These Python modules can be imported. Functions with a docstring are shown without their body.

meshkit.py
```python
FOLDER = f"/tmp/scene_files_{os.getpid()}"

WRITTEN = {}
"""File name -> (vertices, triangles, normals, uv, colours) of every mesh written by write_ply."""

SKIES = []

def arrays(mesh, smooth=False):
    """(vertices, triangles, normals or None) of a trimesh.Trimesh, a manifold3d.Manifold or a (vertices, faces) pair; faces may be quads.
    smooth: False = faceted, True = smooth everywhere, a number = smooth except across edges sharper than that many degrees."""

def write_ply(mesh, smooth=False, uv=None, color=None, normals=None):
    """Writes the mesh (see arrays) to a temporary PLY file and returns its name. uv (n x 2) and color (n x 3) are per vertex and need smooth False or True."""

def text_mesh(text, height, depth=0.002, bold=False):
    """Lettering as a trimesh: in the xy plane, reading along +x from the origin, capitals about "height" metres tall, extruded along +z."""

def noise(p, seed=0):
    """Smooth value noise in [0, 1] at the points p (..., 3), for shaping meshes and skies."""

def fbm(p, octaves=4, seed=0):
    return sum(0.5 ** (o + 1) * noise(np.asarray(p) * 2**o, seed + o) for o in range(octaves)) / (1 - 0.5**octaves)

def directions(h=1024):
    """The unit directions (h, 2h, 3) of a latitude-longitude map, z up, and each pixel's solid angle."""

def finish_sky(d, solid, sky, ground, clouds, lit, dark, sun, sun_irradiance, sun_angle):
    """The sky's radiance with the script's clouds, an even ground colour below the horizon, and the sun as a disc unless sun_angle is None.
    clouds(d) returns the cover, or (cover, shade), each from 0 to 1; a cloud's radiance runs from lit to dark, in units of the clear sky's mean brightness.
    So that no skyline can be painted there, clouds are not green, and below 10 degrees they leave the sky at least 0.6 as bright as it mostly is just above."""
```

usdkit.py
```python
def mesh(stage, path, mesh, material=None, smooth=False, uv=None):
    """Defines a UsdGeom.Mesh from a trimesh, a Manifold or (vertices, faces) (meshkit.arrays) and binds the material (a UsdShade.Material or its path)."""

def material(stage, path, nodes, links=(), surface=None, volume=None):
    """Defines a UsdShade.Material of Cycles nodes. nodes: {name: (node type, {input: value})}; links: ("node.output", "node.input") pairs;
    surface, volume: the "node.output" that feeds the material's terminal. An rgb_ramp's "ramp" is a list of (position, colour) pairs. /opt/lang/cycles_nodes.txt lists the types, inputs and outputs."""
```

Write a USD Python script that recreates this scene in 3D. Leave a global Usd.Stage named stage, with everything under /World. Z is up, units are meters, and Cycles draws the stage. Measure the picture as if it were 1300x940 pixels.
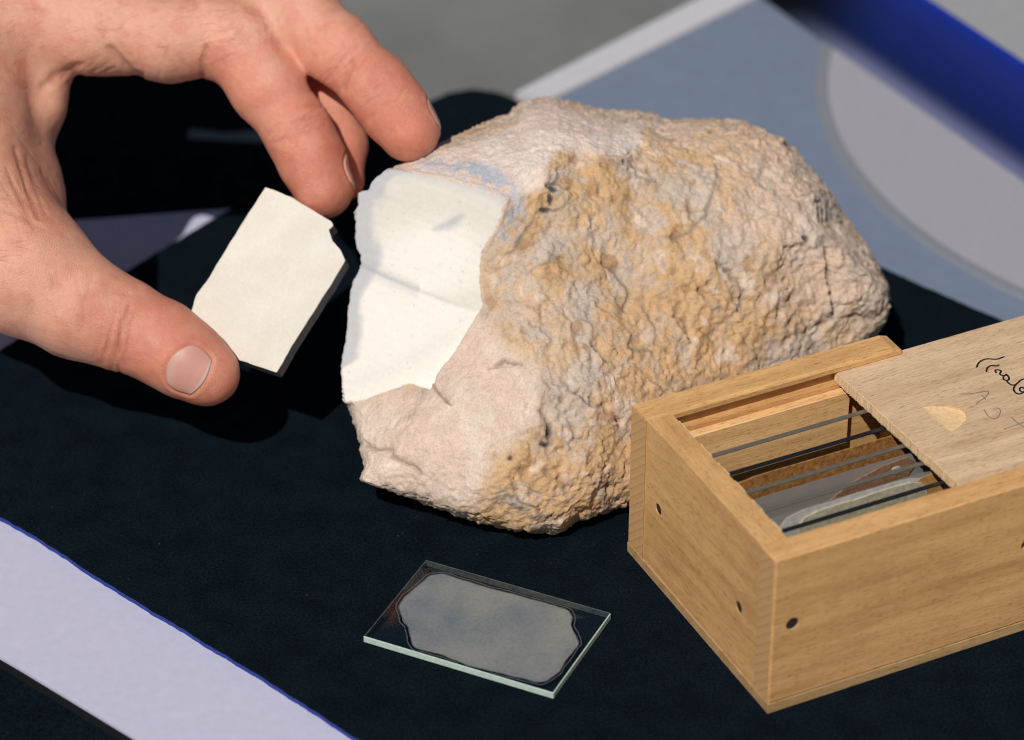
import math, random
import numpy as np, trimesh, usdkit, meshkit
from pxr import Usd, UsdGeom, UsdLux, Gf, Sdf, UsdShade, Vt
from manifold3d import Manifold, Mesh as MMesh, CrossSection
from scipy.spatial import ConvexHull, cKDTree
from shapely.geometry import Polygon, LineString, Point
import shapely

S = 0.0008                     # metres per working unit (all shapes below are laid out in these units, z = 0 is the top of the black cloth)
rng = np.random.default_rng(7)
stage = Usd.Stage.CreateInMemory()
UsdGeom.SetStageUpAxis(stage, 'Z'); UsdGeom.SetStageMetersPerUnit(stage, 1.0)
stage.SetDefaultPrim(UsdGeom.Xform.Define(stage, '/World').GetPrim())
UsdGeom.Scope.Define(stage, '/World/Looks')

# ------------------------------------------------------------------ camera, sky, sun, exposure
PITCH, DIST, FPX = 0.592, 1352.0, 4200.0          # tilt below the horizon, distance to the origin, focal length in widths of 1300
EXPOSURE = -0.38
SUN_TO = np.array([-0.225, -0.60, 0.766]); SUN_TO /= np.linalg.norm(SUN_TO)
SUN_I, SKY_S = 1.25, 0.05
FW = np.array([0, math.cos(PITCH), -math.sin(PITCH)]); UP = np.array([0, math.sin(PITCH), math.cos(PITCH)]); RT = np.array([1.0, 0, 0])
EYE = -DIST * FW
cam = UsdGeom.Camera.Define(stage, '/World/camera')
cam.CreateHorizontalApertureAttr(36.0); cam.CreateVerticalApertureAttr(36.0 * 740 / 1024)
cam.CreateFocalLengthAttr(36.0 * FPX / 1300)
cam.CreateFStopAttr(8.5); cam.CreateFocusDistanceAttr((DIST - 122) * S)
cam.CreateClippingRangeAttr(Gf.Vec2f(0.05, 100)); cam.CreateExposureAttr(EXPOSURE)
m4 = Gf.Matrix4d(1); m4.SetTranslateOnly(Gf.Vec3d(*(EYE * S)))
cam.AddTransformOp().Set(Gf.Matrix4d(*RT, 0, *UP, 0, *(-FW), 0, *(EYE * S), 1))
el, rot = math.asin(SUN_TO[2]), math.atan2(SUN_TO[0], SUN_TO[1])
dome = UsdLux.DomeLight.Define(stage, '/World/sky')
skymat = usdkit.material(stage, '/World/Looks/sky_air', {
    's': ('sky_texture', {'sky_type': 'single_scattering', 'sun_disc': False, 'sun_elevation': el, 'sun_rotation': rot}),
    'b': ('background_shader', {'strength': SKY_S})}, [('s.color', 'b.color')], surface='b.background')
UsdShade.MaterialBindingAPI.Apply(dome.GetPrim()).Bind(skymat)
dome.GetPrim().SetCustomDataByKey('kind', 'structure')
sun = UsdLux.DistantLight.Define(stage, '/World/sun')
sun.CreateNormalizeAttr(True); sun.CreateIntensityAttr(SUN_I); sun.CreateAngleAttr(0.5); sun.CreateColorAttr(Gf.Vec3f(1, 0.965, 0.91))
zax = SUN_TO; xax = np.cross([0, 0, 1.0], zax); xax /= np.linalg.norm(xax); yax = np.cross(zax, xax)
sun.AddTransformOp().Set(Gf.Matrix4d(*xax, 0, *yax, 0, *zax, 0, 0, 0, 3, 1))

# ------------------------------------------------------------------ helpers
def ray(px, py):
    d = FW + (px - 650) / FPX * RT - (py - 470) / FPX * UP
    return d
def at(px, py, z=0.0):                       # the point of the level plane z that a spot of the photograph shows
    d = ray(px, py); return EYE + d * ((z - EYE[2]) / d[2])
def aty(px, py, y):
    d = ray(px, py); return EYE + d * ((y - EYE[1]) / d[1])
def atd(px, py, d=0.0):                      # at a distance along the line of sight (0 = that of the origin)
    return EYE + ray(px, py) * (DIST + d)
def atplane(px, py, p0, n):
    d = ray(px, py); return EYE + d * (np.dot(p0 - EYE, n) / np.dot(d, n))
def to_px(v):
    q = np.asarray(v) - EYE; dep = q @ FW
    return np.stack([650 + FPX * (q @ RT) / dep, 470 - FPX * (q @ UP) / dep], -1)
def sstep(a, b, x):
    t = np.clip((x - a) / (b - a), 0, 1); return t * t * (3 - 2 * t)

used = {}
def numbered(path):
    k = used.get(path, -1) + 1; used[path] = k
    return path if k == 0 else f'{path}_{k:03d}'
def tag(prim, label=None, cat=None, group=None, kind=None):
    for k, v in (('label', label), ('category', cat), ('group', group), ('kind', kind)):
        if v: prim.SetCustomDataByKey(k, v)
    return prim
def thing(name, loc=(0, 0, 0), rotz=0.0, **kw):
    x = UsdGeom.Xform.Define(stage, numbered('/World/' + name))
    x.AddTranslateOp().Set(Gf.Vec3d(*(np.asarray(loc, float) * S)))
    if rotz: x.AddRotateZOp().Set(math.degrees(rotz))
    tag(x.GetPrim(), **kw); return x.GetPrim()
def part(parent, name, mesh, mat, smooth=False, off=(0, 0, 0), tint=None, **kw):
    v, f, n = meshkit.arrays(mesh, smooth)
    v = (v - np.asarray(off, float)) * S
    base = str(parent.GetPath()) if parent is not None else '/World'
    m = usdkit.mesh(stage, numbered(base + '/' + name), (v, f), mat, False)
    if n is not None:
        m.CreateNormalsAttr(Vt.Vec3fArray.FromNumpy(n.astype(np.float32))); m.SetNormalsInterpolation('vertex')
    if tint is not None:
        UsdGeom.PrimvarsAPI(m).CreatePrimvar('tint', Sdf.ValueTypeNames.Color3fArray, 'vertex').Set(Vt.Vec3fArray.FromNumpy(np.asarray(tint, np.float32)))
    tag(m.GetPrim(), **kw); return m.GetPrim()
def mf(box_min, box_max):
    a, b = np.asarray(box_min, float), np.asarray(box_max, float)
    return Manifold.cube(list(b - a)).translate(list(a))
def cbox(a, b, c=0.5):                        # box with chamfered edges
    a, b = np.asarray(a, float), np.asarray(b, float); out = []
    for k in range(3):
        i = np.full(3, c); i[k] = 0; out.append(mf(a + i, b - i))
    return Manifold.batch_hull(out)
def hull_pts(p): return Manifold.hull_points([list(map(float, q)) for q in p])
def prism(poly2d, z0, z1): return CrossSection([[list(map(float, p)) for p in poly2d]]).extrude(z1 - z0).translate([0, 0, z0])
def ccw(p):
    p = np.asarray(p, float); a = np.sum(p[:, 0] * np.roll(p[:, 1], -1) - np.roll(p[:, 0], -1) * p[:, 1])
    return p if a > 0 else p[::-1]
ROTS = [np.linalg.qr(np.random.default_rng(100 + i).normal(size=(3, 3)))[0] for i in range(12)]
def fbm(p, octs=4, seed=0, gain=0.5):
    out, amp, tot = 0, 1.0, 0
    for o in range(octs):
        out = out + amp * meshkit.noise((p @ ROTS[(o + seed) % 12]) * 2.03 ** o + 17.3 * seed, seed + o); tot += amp; amp *= gain
    return out / tot - 0.5
def ridge(p, octs=3, seed=0):
    out, amp, tot = 0, 1.0, 0
    for o in range(octs):
        out = out + amp * (1 - np.abs(2 * meshkit.noise((p @ ROTS[(o + seed) % 12]) * 2.1 ** o + 9.7 * seed, seed + o) - 1)); tot += amp; amp *= 0.5
    return out / tot

# ------------------------------------------------------------------ materials
def mat(name, nodes, links, surface='p.BSDF'):
    return usdkit.material(stage, '/World/Looks/' + name, nodes, links, surface=surface)
def plain(name, color, rough=0.6, noise=600, amount=0.12, bump=0.0, bumpscale=1500, **kw):
    c = np.array(color, float)
    nodes = {'g': ('geometry', {}), 'n': ('noise_texture', {'scale': noise, 'detail': 5, 'roughness': .6}),
             'r': ('rgb_ramp', {'ramp': [(.25, c * (1 - amount)), (.75, c * (1 + amount))]}),
             'n2': ('noise_texture', {'scale': bumpscale, 'detail': 4}), 'b': ('bump', {'strength': bump, 'distance': .0005}),
             'p': ('principled_bsdf', {'roughness': rough, **kw})}
    links = [('g.position', 'n.vector'), ('n.fac', 'r.fac'), ('r.color', 'p.base_color')]
    if bump: links += [('g.position', 'n2.vector'), ('n2.fac', 'b.height'), ('b.normal', 'p.normal')]
    else: nodes.pop('n2'); nodes.pop('b')
    return mat(name, nodes, links)
def wood(name, axis, light, dark, seed=0.0, rough=0.5, band=95.0):
    sc = [190.0, 190.0, 190.0]; sc[axis] = 9.0
    sf = [2600.0, 2600.0, 2600.0]; sf[axis] = 120.0
    sb = [1.0, 1.0, 1.0]; sb[axis] = 0.10
    sk = [3000.0, 3000.0, 3000.0]; sk[axis] = 380.0
    l, d = np.array(light), np.array(dark)
    return mat(name, {
        't': ('texture_coordinate', {}),
        'm1': ('mapping', {'scale': sc, 'location': (seed, seed * .7, seed * 1.3)}), 'n1': ('noise_texture', {'scale': 1.0, 'detail': 4, 'roughness': .55, 'distortion': .6}),
        'm2': ('mapping', {'scale': sf, 'location': (seed, 0, seed)}), 'n2': ('noise_texture', {'scale': 1.0, 'detail': 3, 'roughness': .6}),
        'm3': ('mapping', {'scale': sb, 'rotation': (.3, .25, .2)}), 'w': ('wave_texture', {'wave_type': 'bands', 'bands_direction': 'diagonal', 'profile': 'saw', 'scale': band, 'distortion': 3.5, 'detail': 2, 'detail_scale': 40.0}),
        'r1': ('rgb_ramp', {'ramp': [(.28, d), (.62, l), (.85, l * 1.08)]}),
        'r2': ('rgb_ramp', {'ramp': [(.3, (.72, .70, .66)), (.55, (1, 1, 1)), (.8, (1.0, 1.0, 1.0))]}),
        'n6': ('noise_texture', {'scale': 45, 'detail': 5, 'roughness': .65}), 'r6': ('rgb_ramp', {'ramp': [(.32, (.80, .77, .72)), (.55, (1, 1, 1))]}), 'x6': ('mix', {'mix_type': 'multiply', 'fac': .6}),
        'r3': ('rgb_ramp', {'ramp': [(0, (1, 1, 1)), (.6, (.97, .95, .93)), (1, (.80, .74, .66))]}),
        'm4': ('mapping', {'scale': [q * 1.0 for q in sk], 'location': (0, seed, seed)}), 'n4': ('noise_texture', {'scale': 1.0, 'detail': 1}), 'r4': ('rgb_ramp', {'ramp': [(.60, (1, 1, 1)), (.68, (.66, .55, .45))]}), 'x3': ('mix', {'mix_type': 'multiply', 'fac': .8}),
        'x1': ('mix', {'mix_type': 'multiply', 'fac': .7}), 'x2': ('mix', {'mix_type': 'multiply', 'fac': .55}),
        'b': ('bump', {'strength': .35, 'distance': .00025}),
        'p': ('principled_bsdf', {'roughness': rough, 'specular_ior_level': .35})},
        [('t.object', 'm1.vector'), ('m1.vector', 'n1.vector'), ('t.object', 'm2.vector'), ('m2.vector', 'n2.vector'), ('t.object', 'm3.vector'), ('m3.vector', 'w.vector'),
         ('n1.fac', 'r1.fac'), ('n2.fac', 'r2.fac'), ('w.fac', 'r3.fac'), ('r1.color', 'x1.color1'), ('r2.color', 'x1.color2'),
         ('x1.color', 'x2.color1'), ('r3.color', 'x2.color2'), ('x2.color', 'x3.color1'), ('t.object', 'm4.vector'), ('m4.vector', 'n4.vector'), ('n4.fac', 'r4.fac'), ('r4.color', 'x3.color2'), ('t.object', 'n6.vector'), ('n6.fac', 'r6.fac'), ('x3.color', 'x6.color1'), ('r6.color', 'x6.color2'), ('x6.color', 'p.base_color'), ('n2.fac', 'b.height'), ('b.normal', 'p.normal')])
def pane(name, tint, spec=1.0):
    return mat(name, {'t': ('transparent_bsdf', {'color': tint}), 'g': ('glossy_bsdf', {'color': (spec, spec, spec), 'roughness': .04}), 'f': ('layer_weight', {'blend': .5}),
                      'p': ('math', {'math_type': 'power', 'value2': 5.0}), 'k': ('math', {'math_type': 'multiply_add', 'value2': .9, 'value3': .035}), 'm': ('mix_closure', {})},
               [('f.facing', 'p.value1'), ('p.value', 'k.value1'), ('k.value', 'm.fac'), ('t.BSDF', 'm.closure1'), ('g.BSDF', 'm.closure2')], surface='m.closure')

L_, D_ = (.73, .425, .18), (.57, .31, .115)
M_wx = wood('box_wood_long', 0, L_, D_, 3.1)
M_wy = wood('box_wood_cross', 1, (.70, .415, .175), (.55, .30, .112), 8.3)
M_lid = wood('lid_wood', 0, (.70, .50, .325), (.59, .40, .24), 5.7, .6, 70)
M_base = wood('base_wood', 0, (.52, .33, .16), (.40, .24, .11), 1.7)
M_notch = plain('fresh_cut_wood', (.74, .50, .26), .7, 900, .2, .3, 3000)
M_splint = plain('torn_wood_edge', (.68, .48, .27), .8, 1500, .2)
M_hole = plain('hole_shade', (.012, .009, .007), .9)  # black discs paint the shade inside the nail holes
M_ink = plain('black_ink', (.015, .013, .014), .5)
M_pencil = plain('grey_pencil', (.20, .17, .14), .6)
M_pane = pane('slide_glass', (.965, .98, .97))
M_edge = plain('glass_edge_green', (.46, .56, .49), .25, 900, .15)
M_edgeback = plain('glass_edge_far', (.05, .058, .062), .25, 900, .5)
M_edgeclear = plain('glass_edge_grey', (.12, .105, .085), .3, 900, .15)
M_edgedark = plain('glass_edge_dark', (.012, .012, .014), .3)  # black stands in for total internal reflection in these glass edges

# ------------------------------------------------------------------ setting: ground
M_ground = mat('concrete_grey', {
    'g': ('geometry', {}), 'n': ('noise_texture', {'scale': 14, 'detail': 6, 'roughness': .6}), 'n2': ('noise_texture', {'scale': 700, 'detail': 4, 'roughness': .7}),
    'r': ('rgb_ramp', {'ramp': [(.3, (.135, .14, .135)), (.7, (.19, .195, .185))]}), 'r2': ('rgb_ramp', {'ramp': [(.3, (.82, .82, .82)), (.7, (1.08, 1.08, 1.08))]}),
    'x': ('mix', {'mix_type': 'multiply', 'fac': 1.0}), 'b': ('bump', {'strength': .5, 'distance': .0006}), 'p': ('principled_bsdf', {'roughness': .85})},
    [('g.position', 'n.vector'), ('g.position', 'n2.vector'), ('n.fac', 'r.fac'), ('n2.fac', 'r2.fac'), ('r.color', 'x.color1'), ('r2.color', 'x.color2'), ('x.color', 'p.base_color'), ('n2.fac', 'b.height'), ('b.normal', 'p.normal')])
GZ = -9.0
part(None, 'ground', (np.array([[-6000, -4000, GZ], [6000, -4000, GZ], [6000, 9000, GZ], [-6000, 9000, GZ]]), np.array([[0, 1, 2, 3]])), M_ground, kind='structure')

# lavender board under the cloth (front left)
M_lav = plain('lavender_card', (.49, .482, .605), .6, 300, .05, .08, 1200)
M_black_edge = plain('black_card_edge', (.01, .01, .012), .5)
lav = np.array([at(*p, -3)[:2] for p in [(-420, 318), (330, 262), (520, 420), (520, 1150), (28 + 330, 850 + 200), (28, 850), (-420, 590)]])
lv = thing('lavender_board', (*lav.mean(0), -8), label='pale lavender board showing at the lower left beside the blue cut edge', cat='board')
off = (*lav.mean(0), -8)
part(lv, 'panel', prism(ccw(lav), -4.4, -3.2), M_lav, off=off)
e = Polygon(ccw(lav)).buffer(.4, join_style=2)
part(lv, 'dark_backing', prism(ccw(np.array(e.exterior.coords)[:-1]), -8.3, -4.4), M_black_edge, off=off)

bs = np.array([at(*p, -8.4)[:2] for p in [(-520, 20), (150, 40), (345, 70), (352, 120), (330, 163), (285, 167), (241, 161), (236, 176), (285, 179), (330, 181), (470, 178), (560, 160), (800, 330), (900, 1300), (-520, 1300)]])  # far end of this black outline stands in for hand shadow on the ground
off = (*bs.mean(0), -9)
bt = thing('black_shade_sheet', off, label='black sheet under the lavender board, showing at the lower left corner, its far end added as hand shadow on the ground', cat='sheet')
BLACK_SHADE_SHEET = (bt, ccw(bs), off)

# grey blue board with the pale round plate (back right)
M_bb = plain('grey_blue_card', (.165, .20, .275), .55, 200, .05, .05, 1000)
M_strip = plain('white_board_edge', (.52, .50, .53), .6, 300, .06)
BZ = -3.4
bb = np.array([at(*p, BZ)[:2] for p in [(697, 130), (955, 2), (1180, -110), (2100, 560), (1500, 640), (900, 320)]])
off = (*bb.mean(0), -8.6)
b1 = thing('grey_blue_board', off, label='grey blue board with a white border strip, behind the rock', cat='board')
part(b1, 'panel', prism(ccw(bb), -8.6, BZ), M_bb, off=off)
st = np.array([at(*p, BZ)[:2] for p in [(655, 120), (900, -6), (1150, -130), (1180, -110), (955, 1), (697, 129.5)]])
part(b1, 'border_strip', prism(ccw(st), -8.6, BZ + 1.2), M_strip, off=off)

# pale round plate: circle through the arc seen in the photograph
arc = np.array([at(*p, BZ)[:2] for p in [(1033, 90), (1052, 170), (1094, 243), (1176, 316), (1300, 380)]])
A = np.c_[2 * arc, np.ones(len(arc))]; sol = np.linalg.lstsq(A, (arc ** 2).sum(1), rcond=None)[0]
cc = sol[:2]; cr = math.sqrt(sol[2] + cc @ cc)
M_disc = plain('pale_plate', (.33, .315, .345), .6, 200, .04, .04)
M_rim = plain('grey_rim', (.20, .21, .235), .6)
dc = thing('round_plate', (*cc, BZ), label='large pale round plate lying flat on the grey blue board', cat='plate')
ang = np.linspace(0, 2 * np.pi, 160, endpoint=False)
def ringprof(prof):
    v, f, n = [], [], len(ang)
    for r, z in prof: v += [(cc[0] + r * math.cos(a), cc[1] + r * math.sin(a), z) for a in ang]
    for k in range(len(prof) - 1):
        for i in range(n):
            j = (i + 1) % n; f.append((k * n + i, k * n + j, (k + 1) * n + j, (k + 1) * n + i))
    return np.array(v), np.array(f)
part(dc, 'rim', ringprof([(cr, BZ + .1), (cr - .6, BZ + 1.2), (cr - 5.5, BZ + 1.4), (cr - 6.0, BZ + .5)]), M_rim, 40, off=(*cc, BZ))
v = [(cc[0], cc[1], BZ + 1.1)] + [(cc[0] + (cr - 5.9) * math.cos(a), cc[1] + (cr - 5.9) * math.sin(a), BZ + 1.1) for a in ang]
part(dc, 'face', (np.array(v), np.array([(0, 1 + i, 1 + (i + 1) % 160) for i in range(160)])), M_disc, off=(*cc, BZ))

# blue upright block behind the plate
M_blue = mat('deep_blue_plastic', {'g': ('attribute', {'attribute': 'tint'}), 'p': ('principled_bsdf', {'roughness': .4, 'specular_ior_level': .3})}, [('g.color', 'p.base_color')])
M_gtop = plain('grey_top', (.30, .30, .305), .6, 200, .05, .05)
e0, e1 = at(1043, 16, BZ + 1.5), at(1300, 194, BZ + 1.5)
du = (e1 - e0)[:2]; Lb = np.linalg.norm(du); du /= Lb; dn = np.array([-du[1], du[0]])
if dn[1] < 0: dn = -dn
hb = None
for z in np.arange(10, 120, .5):               # the height whose upper edge passes through the photograph's sharp upper edge
    q = e0[:2] + du * (Lb * .9) + dn * (z * .10 + 5)
    pp = to_px(np.array([*q, z]))
    if pp[1] < 0 + (pp[0] - 1184) * (80 / 116): hb = z; break
hb = hb or 50
prof = []
for k in range(9):
    a = k / 8 * math.pi / 2; prof.append((-16 + 21 * math.sin(a), BZ + 1.5 + 21 * (1 - math.cos(a))))
prof += [(5 + (z - BZ - 22) * .10, z) for z in np.linspace(BZ + 24, hb - 1, 10)] + [(5 + hb * .10, hb)]
us = np.linspace(-160, Lb * 1.9, 120)
V, T = [], []
for u in us:
    for k, (w, z) in enumerate(prof):
        q = e0[:2] + du * u + dn * w; V.append((*q, z))
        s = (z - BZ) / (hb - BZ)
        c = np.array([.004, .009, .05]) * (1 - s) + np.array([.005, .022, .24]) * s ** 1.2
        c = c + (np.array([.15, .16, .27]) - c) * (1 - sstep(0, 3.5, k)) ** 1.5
        c = c * (0.02 + .98 * sstep(-18, 55, u)) if True else c  # fade to black at the left end is shading put into the colour
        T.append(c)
nP = len(prof); F = [(i * nP + k, (i + 1) * nP + k, (i + 1) * nP + k + 1, i * nP + k + 1) for i in range(len(us) - 1) for k in range(nP - 1)]
off = (*(e0[:2] + du * Lb / 2), BZ)
bl = thing('blue_case', off, label='deep blue moulded case with a grey top, cut off at the upper right corner', cat='case')
part(bl, 'curved_side', (np.array(V), np.array(F)), M_blue, 40, off=off, tint=np.repeat(np.array(T), 1, 0) if False else None) if False else None
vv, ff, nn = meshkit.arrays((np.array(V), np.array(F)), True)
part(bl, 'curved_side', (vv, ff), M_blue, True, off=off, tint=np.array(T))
tw0, tz = 5 + hb * .10, hb
q = [e0[:2] + du * us[0] + dn * tw0, e0[:2] + du * us[-1] + dn * tw0, e0[:2] + du * us[-1] + dn * 300, e0[:2] + du * us[0] + dn * 300]
part(bl, 'top', prism(ccw(q), hb - .5, hb + .6), M_gtop, off=off)
part(bl, 'body', prism(ccw([a + dn * 1.5 for a in q[:2]] + q[2:]), BZ - 5, hb - .5), M_black_edge, off=off)

# ------------------------------------------------------------------ black cloth with the blue cut edge
M_felt = mat('black_felt', {
    'g': ('geometry', {}), 'n': ('noise_texture', {'scale': 1250, 'detail': 4, 'roughness': .75}), 'n3': ('noise_texture', {'scale': 90, 'detail': 3}), 'n4': ('noise_texture', {'scale': 2600, 'detail': 1}),
    'r': ('rgb_ramp', {'ramp': [(.33, (.0012, .0030, .0050)), (.67, (.0072, .0135, .0195))]}), 'r3': ('rgb_ramp', {'ramp': [(.3, (.8, .8, .8)), (.7, (1.15, 1.15, 1.15))]}),
    'r4': ('rgb_ramp', {'ramp': [(.74, (0, 0, 0)), (.80, (.02, .026, .032))]}), 'x': ('mix', {'mix_type': 'multiply', 'fac': 1.0}), 'a': ('mix', {'mix_type': 'add', 'fac': 1.0}),
    'b': ('bump', {'strength': .9, 'distance': .0004}), 'p': ('principled_bsdf', {'roughness': .95, 'specular_ior_level': .02})},
    [('g.position', 'n.vector'), ('g.position', 'n3.vector'), ('g.position', 'n4.vector'), ('n.fac', 'r.fac'), ('n3.fac', 'r3.fac'), ('n4.fac', 'r4.fac'), ('r.color', 'x.color1'), ('r3.color', 'x.color2'),
     ('x.color', 'a.color1'), ('r4.color', 'a.color2'), ('a.color', 'p.base_color'), ('n.fac', 'b.height'), ('b.normal', 'p.normal')])
M_feltblue = plain('blue_cut_edge', (.012, .035, .23), .9, 2500, .5, .6, 3000)
cl = [(-170, 548), (155, 349), (271, 277), (420, 196), (545, 128), (572, 117), (600, 113), (630, 116), (660, 129), (900, 238), (1130, 345), (1262, 402), (1700, 590), (1750, 700), (1000, 1250), (700, 1082), (450, 932), (320, 850), (160, 752), (0, 655)]
poly = Polygon([at(*p, 0)[:2] for p in cl])
ring = poly.exterior; n = int(ring.length / 1.5)
pts = np.array([ring.interpolate(i / n, normalized=True).coords[0] for i in range(n)])
j = fbm(np.c_[pts / 5, np.zeros(n)], 4, 3) * 1.5 + fbm(np.c_[pts / 60, np.zeros(n)], 2, 5) * 4
tang = np.roll(pts, -1, 0) - np.roll(pts, 1, 0); tang /= np.linalg.norm(tang, axis=1)[:, None]
pts = pts + np.c_[-tang[:, 1], tang[:, 0]] * j[:, None]
pts = ccw(pts); CLOTH = Polygon(pts)
coff = (*pts.mean(0), -3)
ct = thing('black_cloth', coff, label='large black felt cloth with a blue cut edge, spread under the rock and the box', cat='cloth')
part(ct, 'black_face', prism(pts, -.9, 0), M_felt, off=coff)
inner = Polygon(pts).buffer(-.25)
part(ct, 'blue_layer', prism(ccw(np.array(inner.exterior.coords)[:-1]), -3.1, -.9), M_feltblue, off=coff)

part(BLACK_SHADE_SHEET[0], 'sheet', prism(BLACK_SHADE_SHEET[1], -8.95, -8.4), M_felt, off=BLACK_SHADE_SHEET[2])

# ------------------------------------------------------------------ the rock
P0 = at(470, 232, 100); P1 = at(640, 252, 105); P2 = at(545, 495, 45)
NC = np.cross(P1 - P0, P2 - P0); NC /= np.linalg.norm(NC); NC = NC if NC[2] > 0 else -NC
cutpoly = np.array([(474, 229), (461, 248), (453, 272), (452, 308), (459, 334), (448, 362), (443, 395), (441, 430), (436, 468), (437, 492), (442, 515), (468, 506), (500, 494), (520, 487), (546, 496),
                    (556, 474), (578, 446), (600, 412), (613, 388), (609, 350), (612, 318), (630, 290), (642, 256), (622, 243), (590, 233), (560, 224), (530, 219), (500, 215)], float)
cp = [atplane(x, y, P0, NC) for x, y in cutpoly]
cp += [atplane(x, y, P0, NC) for x, y in [(500, 260), (560, 270), (520, 330), (570, 340), (500, 400), (550, 420), (480, 460), (520, 450)]]
front = [(520, 205, 107), (560, 181, 111), (600, 161, 113), (640, 145, 115), (658, 129, 115), (690, 123, 116), (715, 126, 117), (760, 138, 115), (803, 139, 114), (834, 144, 112), (847, 150, 111), (864, 148, 110.5), (906, 147, 108), (937, 148, 106), (968, 161, 102), (995, 173, 98),
         (1014, 192, 95), (1037, 219, 91), (1056, 242, 86), (1065, 257, 83), (1090, 290, 76), (1106, 314, 70), (1119, 337, 62), (1130, 364, 53), (1130, 395, 42), (1121, 412, 34), (1108, 440, 22), (1080, 480, 8), (1000, 545, 3), (900, 600, 3), (800, 643, 6), (745, 662, 8), (712, 681, 7), (660, 677, 11),
         (620, 670, 14), (580, 658, 16), (530, 640, 18), (480, 624, 20), (459, 614, 22), (453, 570, 29), (455, 540, 34),
         (690, 230, 110), (702, 192, 116), (760, 183, 115.5), (797, 196, 109), (822, 165, 110), (650, 200, 113), (600, 200, 110), (740, 155, 117)]
fronty = [(700, 300, -42), (660, 330, -52), (800, 300, -35), (900, 290, -25), (1000, 300, -12), (1050, 290, -6), (700, 450, -84), (640, 420, -78), (700, 600, -118), (600, 550, -110), (500, 560, -103), (640, 480, -93), (620, 610, -124), (540, 600, -114),
          (800, 450, -72), (900, 420, -52), (1000, 400, -32), (800, 560, -95), (900, 520, -72), (1060, 400, -26), (800, 225, -14), (870, 220, -4), (960, 230, 4), (740, 240, -25), (760, 300, -38), (760, 380, -60), (850, 370, -48), (960, 350, -28), (740, 640, -121), (1000, 480, -44), (820, 620, -102)]
back = [(-64, -35, 12), (-58, 5, 20), (-62, 5, 60), (-30, 40, 8), (-35, 38, 70), (10, 68, 6), (10, 62, 80), (60, 85, 5), (60, 80, 75), (110, 75, 5), (110, 68, 70), (145, 40, 5), (148, 35, 45), (0, 45, 108), (50, 55, 106), (90, 50, 98),
        (-50, -60, 3), (-20, -95, 2), (10, -115, 1.5), (0, -40, 0), (50, 0, 0), (100, 20, 0), (-40, 0, 1), (30, 50, 0), (60, -60, 0), (100, -30, 0)]
cen = np.array([32.0, -38, 55])
ctrl = np.array(cp + [at(x, y, z) for x, y, z in front] + [aty(x, y, yy) for x, y, yy in fronty] + [np.array(b, float) for b in back])
dirs = ctrl - cen; dirs /= np.linalg.norm(dirs, axis=1)[:, None]
tri = ConvexHull(dirs).simplices.copy()
for i, t in enumerate(tri):
    a, b, c = ctrl[t]
    if np.dot(np.cross(b - a, c - a), (a + b + c) / 3 - cen) < 0: tri[i] = t[::-1]
rk = trimesh.Trimesh(ctrl, tri, process=True)
man = Manifold(MMesh(np.asarray(rk.vertices, np.float32), np.asarray(rk.faces, np.uint32))).refine_to_length(5.0)
q = man.to_mesh(); rk = trimesh.Trimesh(q.vert_properties[:, :3], q.tri_verts, process=True)
from scipy.interpolate import RBFInterpolator
vd = np.asarray(rk.vertices) - cen; vr = np.linalg.norm(vd, axis=1); vd /= vr[:, None]
rb = RBFInterpolator(dirs, np.linalg.norm(ctrl - cen, axis=1), kernel='linear', smoothing=.15)(vd)
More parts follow.
